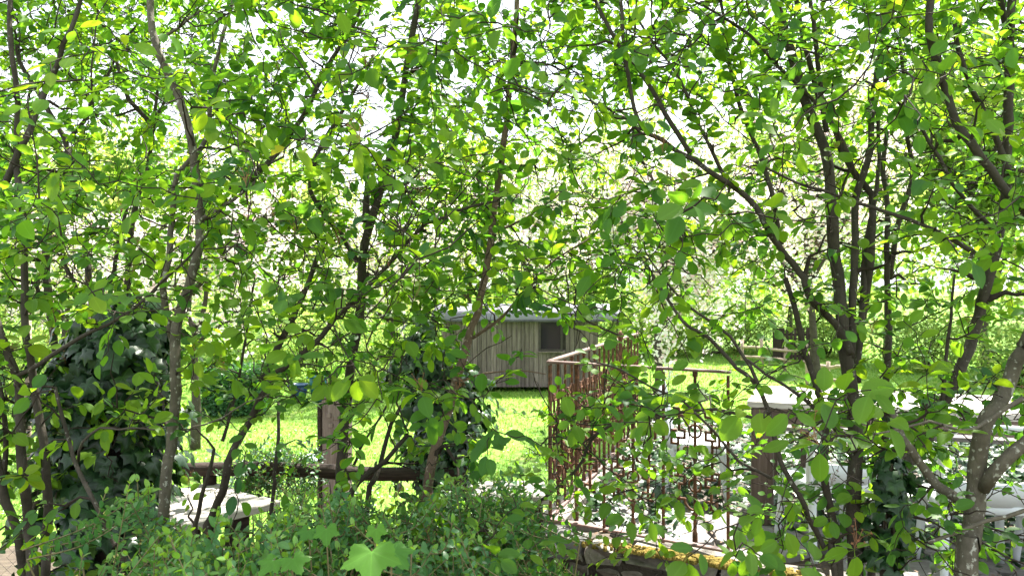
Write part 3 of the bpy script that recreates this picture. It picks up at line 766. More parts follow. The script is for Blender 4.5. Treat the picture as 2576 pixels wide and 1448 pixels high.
for xx in (wx0 + .7, wx1 - .7):
    a = np.linspace(0, 2 * math.pi, 25); rw = (wz0 - LAWN_Z + .12) / 2
    mb = MB(); mb.tube(np.stack([xx + rw * .86 * np.cos(a), np.full(25, D + .12), LAWN_Z + rw + rw * .86 * np.sin(a)], -1), .035, 6, False); wh = mb.build('wheel', M['winframe'], w, True, wo)

# ---------------------------------------------------------------- far garden: hedge, tubs, fences, bin
hb = P(578, 1030, 17.0)
e = empty('clipped_hedge', (hb[0], 17.4, LAWN_Z), 'dark green hedge block standing on the lawn', 'hedge')
lv = Leaves()
for i in range(5200):
    p = np.array([random.uniform(-.72, .80), random.uniform(-.45, .5), random.uniform(.02, 1.0)]); p[int(random.random() * 3)] *= 1.0
    f = random.random()
    if f < .55: p[1] = -.45 + random.gauss(0, .06)
    elif f < .8: p[2] = 1.0 + random.gauss(0, .06)
    lv.add(np.array([hb[0], 17.4, LAWN_Z]) + p, rng.normal(0, 1, 3), rng.normal(0, 1, 3) + np.array([0, -.5, .8]), random.uniform(.05, .09), random.random() * .6, 0)
lv.emit([PRIV[0]], M['privet'], e, (hb[0], 17.4, LAWN_Z), single=0, bank=BANK)
mb = MB(); mb.box((0, .05, .45), (1.3, .75, .9), bev=.1, jit=.03); mb.build('hedge_core', M['twig'], e)
for (px, py, s, m_, lab, rzz) in ((752, 985, .40, 'blue', 'blue plastic tub standing on the lawn behind the gate post', 0), (800, 965, .42, 'teal', 'teal plastic tub on the lawn beside the blue tub', 0), (905, 985, .30, 'teal', 'small teal plastic bucket on the lawn by the gate post', 0)):
    d_ = 19.2; q = P(px, py, d_)
    e = empty('plastic_tub', (q[0], d_, LAWN_Z), lab, 'tub')
    hh = s * .9; zt_ = max(q[2] - LAWN_Z, .1)
    mb = MB(); mb.lathe((0, 0, 0), [(s * .36, 0), (s * .5, zt_), (s * .5, zt_ + hh * .5)], 18); mb.build('tub_body', M[m_], e, True)
    mb = MB(); mb.lathe((0, 0, zt_ + hh * .5), [(s * .5, -.02), (s * .56, -.015), (s * .56, .02), (s * .46, .022), (s * .44, -.05)], 18); rm = mb.build('tub_rim', M[m_], e, True)
    for sx in (-1, 1):
        a = np.linspace(0, math.pi, 7); mb = MB(); mb.tube(np.stack([sx * (s * .56 + .05 * np.sin(a)), .09 * np.cos(a), np.full(7, zt_ + hh * .42)], -1), .012, 5); mb.build('handle', M[m_], rm, True)
def rail_fence(A, B, nposts, hgt, label, zr=(.45, .8)):
    e = empty('rail_fence', (A[0], A[1], LAWN_Z), label, 'fence'); o_ = np.array([A[0], A[1], LAWN_Z])
    A3, B3 = np.array([A[0], A[1], LAWN_Z]), np.array([B[0], B[1], LAWN_Z])
    for k in range(nposts):
        f = k / (nposts - 1); q = A3 * (1 - f) + B3 * f; h2 = hgt * random.uniform(.85, 1.2)
        mb = MB(); mb.tube([q - np.array([0, 0, .1]), q + np.array([random.gauss(0, .03), 0, h2])], .055, 7, lump=.06); mb.build('post', M['fencewood'], e, True, o_)
    for z in zr:
        pts = [A3 * (1 - f) + B3 * f + np.array([0, -.06, z * hgt + random.gauss(0, .03)]) for f in np.linspace(0, 1, 6)]
        mb = MB(); mb.tube(spline(pts, n=3), .045, 7, lump=.08); mb.build('rail', M['fencewood'], e, True, o_)
rail_fence((P(1865, 900, 27)[0], 27), (P(2030, 900, 25)[0], 25), 4, .95, 'pale split-rail fence crossing the far lawn beside the dark bin')
rail_fence((P(2030, 950, 21)[0], 21), (P(2130, 950, 20)[0], 20), 3, .9, 'short pale split-rail fence in front of the dark slatted bin')
e = empty('compost_bin', (P(2010, 900, 29)[0], 29, LAWN_Z), 'dark slatted compost bin at the edge of the woods', 'bin'); 
for s in range(9):
    mb = MB(); mb.box((-.6 + s * .15, 0, .65), (.09, .03, 1.3), bev=.004); mb.build('slat', M['logwood'], e)
for z in (.25, 1.05):
    mb = MB(); mb.box((0, .035, z), (1.35, .03, .09)); mb.build('crossbar', M['logwood'], e)
for sx in (-.65, .65):
    mb = MB(); mb.box((sx, .5, .65), (.05, .95, 1.25)); mb.build('side_panel', M['logwood'], e)
# wire mesh fence beyond the ivy stump
d_ = 5.6; qa, qb = P(-40, 560, d_), P(420, 560, d_)
e = empty('wire_fence', (qa[0], d_, float(ground_z(0, d_))), 'thin diamond wire fence with slim posts behind the ivy stump', 'fence'); o_ = np.array(e.location)
mb = MB(); zb, zt_ = float(ground_z(0, d_)), P(0, 780, d_)[2]; hh = zt_ - zb
x = qa[0] - hh
while x < qb[0]:
    for s in (-1, 1):
        xa, xb = (x, x + hh) if s > 0 else (x + hh, x)
        pts = []
        for f in np.linspace(0, 1, 12):
            xx = xa + (xb - xa) * f
            if qa[0] <= xx <= qb[0]: pts.append((xx, d_ + s * .002, zb + hh * f + random.gauss(0, .003)))
        if len(pts) > 1: mb.tube(pts, .0014, 3, False)
    x += .085
o = mb.build('wire_mesh', M['wire'], e, False, o_); o['kind'] = 'stuff'
for xx in (qa[0] + .3, (qa[0] + qb[0]) / 2 + .1, qb[0]):
    mb = MB(); mb.tube([(xx, d_ + .03, zb - .1), (xx, d_ + .03, zt_ + .06)], .022, 7); mb.build('post', M['fencewood'], e, True, o_)

# ---------------------------------------------------------------- background trees
def branch_path(a, b, k=6, wob=.06):
    a, b = np.asarray(a, float), np.asarray(b, float); L = np.linalg.norm(b - a); n = k
    t_ = np.linspace(0, 1, n)[:, None]; p = a * (1 - t_) + b * t_
    p[1:-1] += rng.normal(0, wob * L / 3, (n - 2, 3)); p[:, 2] += (np.sin(t_[:, 0] * math.pi) * L * .06); return p
def bg_tree(name, px, d, z_low, z_high, spread, nleaf, label, cat='tree', group=None, blossom=0, tint=(.2, .9), leaf=.09, trunk_r=.11, lean=0.0, zbase=None, limbs=9, narrow=False):
    x = (px - CX) / F * d; zb = LAWN_Z - .05 if zbase is None else zbase
    e = empty(name, (x, d, zb), label, cat, group); o_ = np.array([x, d, zb])
    top = np.array([x + lean, d, zb + (z_high - zb) * .8]); fork = o_ * .62 + top * .38
    fork[2] = zb + max(.8, (z_low - zb) * .9)
    mb = MB(); mb.tube(spline([o_, o_ * .5 + fork * .5 + rng.normal(0, .05, 3), fork, fork * .5 + top * .5 + rng.normal(0, .12, 3), top], n=4), np.linspace(trunk_r, trunk_r * .18, 17), 8, lump=.05)
    mb.build('trunk', M['bark'], e, True, o_)
    tips = []
    lb = MB()
    for k in range(limbs):
        a = k * 2.4 + random.uniform(-.4, .4); f = random.uniform(.0, .75); s0 = fork * (1 - f) + top * f
        rr = spread * random.uniform(.6, 1.0) * (1 - .45 * f)
        en = s0 + np.array([math.cos(a) * rr, math.sin(a) * rr, random.uniform(.1, .75) * (z_high - s0[2])])
        pth = branch_path(s0, en, 7); lb.tube(pth, np.linspace(trunk_r * .5, trunk_r * .09, 7), 6); tips += [pth[3], pth[5], pth[6]]
        for j in range(4):
            b0 = pth[random.randint(2, 5)]; b1 = b0 + rng.normal(0, 1, 3) * spread * .30 + np.array([0, 0, .1 * spread])
            pt = branch_path(b0, b1, 5); lb.tube(pt, np.linspace(trunk_r * .18, trunk_r * .04, 5), 4); tips += [pt[3], pt[4]]
    o = lb.build('limbs', M['bark'], e, True, o_); o['kind'] = 'stuff'
    tips = np.array(tips); 
    ci = rng.integers(0, len(tips), nleaf // 14 + 1)
    cl_ = tips[ci] + rng.normal(0, spread * .13, (len(ci), 3))
    p = (cl_[:, None, :] + rng.normal(0, .16 * max(spread / 2.2, .7), (len(ci), 14, 3))).reshape(-1, 3)[:nleaf]
    p[:, 2] = np.maximum(p[:, 2], z_low - .3 + rng.random(len(p)) * .6)
    n = len(p)
    Fr = frames(rng.normal(0, 1, (n, 3)) + np.array([0, 0, -.3]), rng.normal(0, .7, (n, 3)) + np.array([0, 0, 1.0]))
    clt = np.repeat(rng.random(len(ci)) * .5, 14)[:n]
    tt = np.clip(tint[0] + (tint[1] - tint[0]) * (clt + rng.random(n) * .5), 0, 1)
    q4 = (np.array([(0, 0, 0), (.33, .45, .06), (0, 1, -.05), (-.33, .45, .06)]), np.array([(0, 1, 2), (0, 2, 3)]), np.ones(4))
    mb = MB(); bake(mb, q4, p, Fr, rng.uniform(.7, 1.2, n) * leaf, tt)
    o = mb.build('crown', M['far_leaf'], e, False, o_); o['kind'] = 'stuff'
    if blossom:
        nb = blossom; ci = rng.integers(0, len(tips), nb // 8 + 1); cl_ = tips[ci] + rng.normal(0, spread * .12, (len(ci), 3))
        p = (cl_[:, None, :] + rng.normal(0, .075, (len(ci), 8, 3))).reshape(-1, 3)[:nb]; n = len(p)
        Fr = frames(rng.normal(0, 1, (n, 3)), rng.normal(0, .8, (n, 3)) + np.array([0, -.3, .5]))
        f6 = (np.array([(0, 0, -.12)] + [(.5 * math.cos(a), .5 * math.sin(a), .10) for a in np.linspace(0, 6.28, 5, endpoint=False)]), np.array([(0, 1 + k, 1 + (k + 1) % 5) for k in range(5)]), np.ones(6))
        mb = MB(); bake(mb, f6, p, Fr, rng.uniform(.055, .095, n), rng.random(n)); o = mb.build('blossom', M['blossom'], e, False, o_); o['kind'] = 'stuff'
    return e
AP = 'apple trees in blossom on the lawn'
bg_tree('apple_tree', 1640, 15.5, .9, 5.2, 2.3, 7000, 'apple tree in pink blossom with crooked trunk beside the wagon gable', 'tree', AP, 9000, (.3, .8), .085, .12, .3)
bg_tree('apple_tree', 1330, 26.0, 1.0, 6.2, 3.2, 7000, 'apple tree in blossom rising behind the wagon roof', 'tree', AP, 9000, (.3, .9), .09, .15)
bg_tree('apple_tree', 490, 13.5, .6, 3.9, 2.0, 3000, 'small blossoming tree with a bare trunk beside the clipped hedge', 'tree', AP, 5000, (.2, .8), .07, .10)
bg_tree('apple_tree', 985, 21.0, .4, 4.6, 2.6, 7000, 'apple tree in blossom behind the teal and blue tubs', 'tree', AP, 6500, (.3, .9), .085, .14)
bg_tree('apple_tree', 2060, 17.5, 1.0, 6.2, 2.9, 4800, 'apple tree in blossom shading the split-rail fences', 'tree', AP, 9000, (.35, .95), .08, .14, -.4)
bg_tree('apple_tree', 160, 18.0, .2, 4.0, 2.6, 7000, 'broad blossoming tree beyond the wire fence', 'tree', AP, 6500, (.2, .8), .08, .13)
WG = 'trees of the wood at the end of the lawn'
wood = [(1480, 36, 9.0, 3.6, 'pale green tall tree of the wood behind the blossoming tree at the gable'), (1760, 35, 7.5, 3.6, 'tall fresh green tree at the wood edge behind the split-rail fence'),
        (1990, 37, 12.0, 4.2, 'large yellow-green tree at the wood edge behind the compost bin'), (2230, 31, 11.5, 4.0, 'tall yellow-green tree at the wood edge behind the dining table'),
        (2480, 28, 11.0, 3.8, 'leafy tree at the wood edge behind the lichen-spotted trunk'), (1180, 38, 9.5, 4.0, 'tall pale green tree of the wood behind the wagon'), (700, 34, 8.5, 4.0, 'tall pale tree of the wood behind the hedge'),
        (300, 36, 9.0, 4.4, 'tall pale tree of the wood behind the ivy stump'), (-20, 30, 7.5, 3.8, 'bushy pale tree of the wood behind the wire fence')]
for px, d_, zt_, sp, lab in wood:
    bg_tree('woodland_tree', px, d_, .3 if zt_ < 7 else 1.2, zt_, sp, 15000 if zt_ > 7 else 9000, lab, 'tree', WG, 0, (.15, .85) if px > 1400 else (.35, .95), .24, .18, limbs=13)
# bushes under the wood edge
for i, (px, d_, s) in enumerate(((1560, 31, 1.3), (1700, 32, 1.2), (1850, 33, 1.3), (2080, 31, 1.3), (2330, 26, 1.2), (2560, 22, 1.2))):
    labs = ['behind the crooked apple trunk', 'left of the split-rail fence posts', 'behind the pale split-rail fence', 'behind the dark slatted bin', 'behind the wooden bench', 'behind the lichen-spotted trunk']
    x = (px - CX) / F * d_; e = empty('wild_bush', (x, d_, LAWN_Z), 'wild green bush at the wood edge ' + labs[i].replace('left of', 'next to'), 'bush', 'bushes at the wood edge')
    o_ = np.array([x, d_, LAWN_Z]); n = 3000
    u = rng.normal(0, 1, (n, 3)); u /= np.linalg.norm(u, axis=1, keepdims=True); rad = rng.random(n) ** .4
    p = o_ + u * rad[:, None] * np.array([s * 1.5, s, s]) * (1 + .2 * np.sin(u[:, :1] * 7)) + np.array([0, 0, s * .7]); p[:, 2] = np.maximum(p[:, 2], LAWN_Z + .05)
    Fr = frames(rng.normal(0, 1, (n, 3)), rng.normal(0, .7, (n, 3)) + np.array([0, 0, 1.0]))
    q4 = (np.array([(0, 0, 0), (.33, .45, .06), (0, 1, -.05), (-.33, .45, .06)]), np.array([(0, 1, 2), (0, 2, 3)]), np.ones(4))
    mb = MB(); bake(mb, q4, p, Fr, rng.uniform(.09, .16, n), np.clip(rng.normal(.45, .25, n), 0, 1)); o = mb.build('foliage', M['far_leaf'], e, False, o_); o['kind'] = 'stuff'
    mb = MB()
    for k in range(7):
        mb.tube(branch_path(o_, o_ + np.array([random.gauss(0, .6) * s, random.gauss(0, .5) * s, random.uniform(.8, 1.5) * s])), np.linspace(.03, .008, 6), 5)
    o = mb.build('twigs', M['twig'], e, True, o_); o['kind'] = 'stuff'
LB = [(20, 19, 1.3, 'pale bush beyond the wire fence beside the broad blossoming tree'), (200, 21, 1.4, 'leafy bush behind the ivy stump beyond the wire fence'), (390, 20, 1.3, 'leafy bush beside the bare trunk at the hedge'),
      (660, 22, 1.4, 'leafy bush directly behind the clipped hedge'), (800, 23, 1.4, 'leafy bush behind the blue and teal tubs'), (930, 22, 1.3, 'leafy bush behind the pinkish gate post'), (1060, 24, 1.4, 'leafy bush at the hidden end of the wagon')]
for px, d_, s, lab in LB:
    x = (px - CX) / F * d_; o_ = np.array([x, d_, LAWN_Z]); e = empty('garden_bush', o_, lab, 'bush', 'bushes along the back of the lawn'); n = 3600
    u = rng.normal(0, 1, (n, 3)); u /= np.linalg.norm(u, axis=1, keepdims=True); rad = rng.random(n) ** .45
    p = o_ + u * rad[:, None] * np.array([s * 1.1, s * .9, s]) * (1 + .22 * np.sin(u[:, :1] * 6 + px) + .12 * np.sin(u[:, 2:] * 9)) + np.array([0, 0, s * .75]); p[:, 2] = np.maximum(p[:, 2], LAWN_Z + .05)
    Fr = frames(rng.normal(0, 1, (n, 3)), rng.normal(0, .7, (n, 3)) + np.array([0, 0, 1.0]))
    q4 = (np.array([(0, 0, 0), (.33, .45, .06), (0, 1, -.05), (-.33, .45, .06)]), np.array([(0, 1, 2), (0, 2, 3)]), np.ones(4))
    mb = MB(); bake(mb, q4, p, Fr, rng.uniform(.06, .11, n), np.clip(rng.normal(.4, .25, n), 0, 1)); o = mb.build('foliage', M['far_leaf'], e, False, o_); o['kind'] = 'stuff'
    mb = MB()
    for k in range(7): mb.tube(branch_path(o_, o_ + np.array([random.gauss(0, .5) * s, random.gauss(0, .4) * s, random.uniform(.8, 1.5) * s])), np.linspace(.028, .008, 6), 5)
    o = mb.build('twigs', M['twig'], e, True, o_); o['kind'] = 'stuff'
# ivy carpet on the terrace
lv = Leaves()
for i in range(8200):
    x = random.uniform(.35, 5.6); y = random.uniform(4.0, 8.6)
    edge = 5.5 + .2 * math.sin(x * 4.1) - (.5 if x < 1.05 else 0) - (.62 + .3 * (x - 1.7) if x > 1.7 else 0)
    if y < max(edge, ter_edge(x) + .3) or x < .32 + (y - 5) * .32: continue
    z = TER_Z + random.uniform(0, .14) * min(1, (y - edge) * 3 + .15)
    lv.add(np.array([x, y, z]), np.array([random.gauss(0, 1), random.gauss(-.5, .8), random.gauss(-.15, .3)]), np.array([random.gauss(0, .4), random.gauss(-.25, .4), 1.0]), random.uniform(.05, .085), random.random() ** 2 * .9, random.randrange(len(IVY)))
o_ = (1.0, 6.0, TER_Z); e = empty('ivy_carpet', o_, 'glossy dark ivy carpeting the terrace under the chairs', 'ivy')
lv.emit(IVY, M['ivy'], e, o_, single=300, bank=BANK)

# far belt of woodland closing the view, too far to tell trees apart
N = 30000
bx_ = rng.uniform(-62, 70, N); by_ = rng.uniform(46, 62, N)
top = np.where(bx_ < 12, 2.6, 2.6 + np.clip((bx_ - 12) * .45, 0, 6.5)) + 1.0 * np.sin(bx_ * .55) + .7 * np.sin(bx_ * 1.3 + 1)
p = np.stack([bx_, by_, LAWN_Z + (top - LAWN_Z) * rng.random(N) ** .8 + rng.normal(0, .25, N)], -1)
q4 = (np.array([(0, 0, 0), (.33, .45, .06), (0, 1, -.05), (-.33, .45, .06)]), np.array([(0, 1, 2), (0, 2, 3)]), np.ones(4))
Fr = frames(rng.normal(0, 1, (N, 3)), rng.normal(0, .7, (N, 3)) + np.array([0, 0, 1.0]))
mb = MB(); bake(mb, q4, p, Fr, rng.uniform(.35, .75, N), np.clip(rng.normal(.45, .22, N) + .25 * np.sin(bx_ * .8), 0, 1))
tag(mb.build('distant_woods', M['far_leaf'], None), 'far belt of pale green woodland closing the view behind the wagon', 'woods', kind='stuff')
# ================================================================ SHRUBS IN FRONT
# traced stems: shrub -> list of (points (px, py), depth at first point, depth at last point, width px first, width px last)
SH = {
 'A': dict(label='grey-barked shrub with pale mossy leaning stem beside the ivy stump', base=(75, 3.0), stems=[
   ([(205,-60),(203,0),(185,60),(160,110),(145,160),(115,225),(75,325),(35,415),(0,490),(-40,600),(-45,900),(0,1200),(60,1448)], 3.1, 2.95, 10, 24),
   ([(25,-60),(25,0),(25,100),(42,225),(42,325),(40,425),(50,500),(60,575),(62,724),(60,800),(75,890),(87,974),(103,1074),(115,1174),(122,1274),(118,1374),(113,1448)], 3.05, 2.9, 12, 25),
   ([(-10,800),(10,864),(35,924),(47,974),(52,1074),(55,1174),(65,1249),(75,1349),(80,1448)], 2.8, 2.8, 18, 30),
   ([(520,590),(480,640),(430,690),(390,724),(360,754),(300,799),(240,829),(165,869),(100,914),(45,945)], 2.6, 2.8, 5, 13),
   ([(390,1080),(345,1075),(300,1080),(250,1075),(210,1110),(195,1160)], 2.3, 2.45, 4, 8),
   ([(140,975),(160,1060),(185,1150),(215,1220),(250,1290),(290,1370),(310,1448)], 2.5, 2.35, 9, 15),
   ([(-20,1300),(10,1180),(15,1100),(5,1000),(-20,900)], 3.2, 3.2, 16, 10)]),
 'H': dict(label='many-stemmed dark shrub growing up behind the ivy stump', base=(280, 3.95), stems=[
   ([(40,100),(50,155),(100,240),(130,295),(160,345),(172,390),(180,420),(185,520),(125,575),(120,724),(160,1000),(220,1300)], 4.1, 3.9, 10, 22),
   ([(300,120),(270,190),(240,240),(210,305),(172,352)], 4.0, 4.05, 7, 12),
   ([(215,600),(225,724),(240,814),(245,1000),(260,1300)], 4.2, 3.95, 17, 24),
   ([(345,430),(300,600),(280,724),(265,809),(262,1000),(270,1300)], 4.2, 3.95, 9, 18),
   ([(400,200),(385,310),(380,360),(370,435),(345,500),(330,575),(320,724),(322,839),(300,1100),(290,1300)], 4.3, 3.95, 8, 22),
   ([(225,-30),(245,25),(275,100),(300,175),(325,250),(370,300),(385,320)], 4.2, 4.3, 7, 14),
   ([(410,215),(415,250),(400,285),(385,318)], 4.3, 4.3, 6, 10),
   ([(150,640),(192,724),(225,819),(240,900)], 4.1, 4.1, 9, 13)]),
 'B': dict(label='shrub with one smooth olive-grey main stem wound by a dry tendril', base=(407, 2.75), bark='bark_olive', stems=[
   ([(375,-60),(378,0),(383,75),(400,135),(430,200),(460,275),(480,350),(492,450),(500,540),(500,625),(480,690),(472,730),(450,789),(440,849),(442,949),(440,1024),(430,1124),(418,1199),(410,1324),(405,1448)], 2.95, 2.7, 18, 32),
   ([(590,-10),(575,40),(550,125),(530,225),(525,325),(500,380),(445,440),(437,500),(432,560),(425,650),(410,724),(420,800),(435,860)], 3.1, 2.8, 9, 20),
   ([(640,460),(585,505),(550,525),(505,555)], 2.7, 2.85, 7, 15),
   ([(500,30),(450,70),(410,95),(392,110)], 2.9, 2.95, 6, 10),
   ([(830,870),(760,900),(700,980),(620,1010),(560,1050),(490,1075),(440,1100)], 2.3, 2.7, 3, 6)]),
 'C': dict(label='shrub with arching stem sweeping from the bleached plank table to the upper twigs', base=(520, 3.15), stems=[
   ([(1250,505),(1184,520),(1119,545),(1069,565),(1034,600),(969,675),(924,724),(884,764),(844,799),(809,844),(774,879),(734,909),(694,939),(679,964),(654,1004),(644,1034),(600,1104),(575,1164),(560,1234),(535,1299),(520,1390)], 2.9, 3.15, 7, 24),
   ([(800,640),(780,700),(744,780),(734,804),(694,884),(660,960)], 3.2, 3.15, 12, 20),
   ([(700,1010),(700,1100),(690,1200),(680,1300)], 3.4, 3.3, 8, 11),
   ([(540,1130),(520,1200),(500,1290),(490,1390)], 3.3, 3.2, 9, 14),
   ([(640,700),(610,900),(590,1000),(560,1110)], 3.4, 3.3, 6, 10)]),
 'D': dict(label='dark upright shrub forking high beside the pinkish gate post', base=(840, 3.3), stems=[
   ([(1060,-60),(1054,0),(1044,50),(1014,225),(1004,300),(989,360),(964,450),(944,525),(919,600),(909,724),(904,814),(889,874),(869,1024),(864,1074),(859,1174),(854,1249),(834,1324),(815,1448)], 3.5, 3.25, 15, 32),
   ([(905,20),(884,75),(834,150),(799,220),(769,280),(744,320),(694,385),(644,440),(600,480)], 3.3, 3.1, 9, 18),
   ([(940,140),(914,190),(884,240),(844,310),(819,350),(794,400),(780,480),(850,580),(900,660)], 3.5, 3.4, 8, 15),
   ([(924,440),(922,500),(919,560)], 3.45, 3.4, 12, 24),
   ([(1024,1094),(969,1159),(924,1194),(884,1234),(880,1300),(894,1369),(900,1448)], 3.1, 3.05, 12, 20),
   ([(1010,1020),(985,1064),(964,1139),(945,1200),(920,1300)], 3.3, 3.2, 9, 16),
   ([(1010,900),(1000,960),(950,1060),(915,1110),(890,1170)], 3.0, 3.2, 4, 8)]),
 'E': dict(label='young tree with reddish banded bark leaning beside the ivy post', base=(1060, 2.95), bark='bark_red', stems=[
   ([(1302,-50),(1300,0),(1297,50),(1287,175),(1274,300),(1259,425),(1229,625),(1219,700),(1199,789),(1184,824),(1164,904),(1144,964),(1129,1024),(1104,1099),(1089,1149),(1074,1234),(1055,1340),(1040,1448)], 3.2, 2.9, 13, 29),
   ([(1480,600),(1400,650),(1330,720),(1270,790),(1190,850)], 2.8, 3.0, 4, 9),
   ([(1370,940),(1290,930),(1220,940),(1150,960)], 2.7, 2.95, 3, 6),
   ([(1420,480),(1350,530),(1300,560),(1245,580)], 2.8, 3.1, 4, 8)]),
 'F': dict(label='large many-stemmed shrub fanning out beside the dark table leg', base=(2150, 2.75), stems=[
   ([(1925,-60),(1946,0),(1981,100),(2006,200),(2041,300),(2076,375),(2086,450),(2091,550),(2101,650),(2110,724),(2116,824),(2131,924),(2146,1024),(2151,1124),(2146,1224),(2146,1324),(2151,1448)], 3.0, 2.7, 22, 42),
   ([(1990,-50),(2003,0),(2021,100),(2041,175),(2061,250),(2096,320),(2116,375),(2146,430),(2191,490),(2195,560),(2190,650),(2175,760),(2160,860),(2155,960)], 3.2, 2.85, 12, 22),
   ([(2035,-20),(2041,30),(2053,125),(2066,240),(2078,330)], 3.1, 2.98, 10, 15),
   ([(2215,100),(2208,170),(2196,240),(2191,310),(2191,375),(2171,440),(2151,500),(2151,600),(2146,724),(2140,900)], 3.2, 2.8, 14, 22),
   ([(2275,150),(2246,180),(2201,235)], 3.2, 3.2, 7, 11),
   ([(2200,230),(2206,300),(2211,400),(2203,475),(2191,550),(2176,625),(2171,724),(2160,850)], 3.1, 2.85, 8, 17),
   ([(2230,330),(2221,425),(2231,500),(2231,600),(2231,724),(2236,824),(2231,924),(2225,1100),(2205,1300),(2190,1448)], 3.3, 2.9, 12, 22),
   ([(2262,110),(2271,190),(2276,275),(2281,350),(2296,425),(2281,500),(2250,600),(2238,700)], 3.3, 3.2, 8, 16),
   ([(1560,-40),(1562,0),(1567,90),(1577,175),(1592,270),(1617,325),(1662,350),(1702,380),(1747,405),(1787,435),(1837,465),(1882,500),(1912,540),(1931,575),(1961,625),(1991,660),(2021,700),(2031,739),(2076,789),(2121,839),(2140,889)], 2.45, 2.75, 9, 22),
   ([(1490,-20),(1517,40),(1557,115),(1597,165),(1637,220),(1672,285),(1707,340),(1735,385)], 2.7, 2.55, 10, 14),
   ([(1600,40),(1647,115),(1712,200),(1747,290),(1777,350),(1807,415),(1825,455)], 2.6, 2.6, 6, 11),
   ([(1700,-20),(1737,0),(1812,40),(1887,90),(1931,140),(2006,215),(2071,280),(2121,360),(2151,450)], 2.7, 2.95, 6, 12),
   ([(1815,-30),(1817,40),(1822,100),(1837,175),(1867,290),(1907,380),(1931,450),(1945,500),(1956,565),(1966,615)], 2.9, 2.75, 8, 15),
   ([(1640,690),(1662,724),(1702,789),(1737,824),(1782,849),(1817,884),(1852,924),(1897,964),(1931,1030),(1966,1164),(2011,1244),(2031,1299),(2071,1374),(2100,1448)], 2.5, 2.6, 7, 17),
   ([(1640,660),(1687,724),(1737,774),(1787,809),(1837,849),(1887,924),(1915,990)], 2.6, 2.55, 5, 11),
   ([(1880,905),(1931,944),(1981,974),(2056,1034),(2121,1104)], 2.5, 2.65, 7, 12),
   ([(1975,700),(1996,764),(2021,874),(2056,974),(2076,1074),(2071,1174),(2086,1274),(2106,1374),(2111,1448)], 2.75, 2.7, 14, 24),
   ([(1900,405),(1931,425),(1981,450),(2031,470),(2096,490),(2131,505),(2191,520),(2251,540),(2321,565),(2381,595),(2440,630)], 2.5, 2.4, 6, 13),
   ([(1480,905),(1560,930),(1640,975),(1720,1010),(1790,1080),(1860,1160),(1940,1200)], 2.9, 2.6, 4, 9),
   ([(1360,1260),(1450,1180),(1500,1090),(1580,1060),(1700,1040),(1800,1030),(1930,1060)], 3.0, 2.6, 8, 9)]),
 'G': dict(label='stout shrub with lichen-spotted olive trunk forking low by the white chairs', base=(2431, 2.2), bark='bark_olive', stems=[
   ([(2575,874),(2541,949),(2506,1024),(2471,1074),(2456,1174),(2451,1274),(2436,1374),(2431,1448)], 2.25, 2.2, 36, 56),
   ([(2235,1020),(2251,1064),(2271,1104),(2301,1149),(2341,1199),(2381,1234),(2436,1270)], 2.3, 2.2, 18, 28),
   ([(2640,1060),(2575,1114),(2521,1164),(2472,1228)], 2.2, 2.2, 34, 40),
   ([(2640,760),(2600,820),(2575,874)], 2.3, 2.25, 30, 36),
   ([(2336,1364),(2400,1340),(2481,1309),(2575,1284),(2620,1270)], 2.1, 2.2, 9, 13),
   ([(2200,1090),(2260,1080),(2340,1060),(2400,1075),(2440,1080),(2490,1050),(2575,1000)], 2.05, 2.15, 5, 13)]),
 'K': dict(label='tall leaning shrub with an ivy-wrapped foot behind the lichen-spotted trunk', base=(2231, 2.75), stems=[
   ([(2548,-60),(2545,0),(2540,100),(2535,300),(2530,480),(2521,550),(2506,625),(2481,724),(2461,789),(2436,874),(2406,949),(2366,1024),(2331,1094),(2290,1150),(2245,1220),(2236,1274),(2231,1374),(2231,1448)], 2.9, 2.7, 20, 38),
   ([(2335,-60),(2341,0),(2336,75),(2356,160),(2381,240),(2406,310),(2441,360),(2491,430),(2546,500),(2600,560),(2640,700)], 2.5, 2.45, 20, 26),
   ([(2400,60),(2411,130),(2446,225),(2481,300),(2516,375),(2535,440)], 2.7, 2.85, 11, 18),
   ([(2170,200),(2216,230),(2271,270),(2321,330),(2361,395),(2396,465),(2446,525),(2496,575),(2520,590)], 2.7, 2.85, 7, 13),
   ([(2510,-40),(2516,0),(2541,175),(2536,400),(2531,560)], 3.0, 2.92, 14, 20),
   ([(2400,690),(2390,800),(2380,900),(2370,1010)], 2.7, 2.72, 6, 12)]),
}
names = {'A': 0, 'H': 1, 'B': 2, 'C': 3, 'D': 4, 'E': 5, 'F': 6, 'G': 7, 'K': 8}
order = list(SH)
NP, NR, NS, NT = [], [], [], []          # skeleton nodes: position, radius, shrub, tangent
ROOT = {}
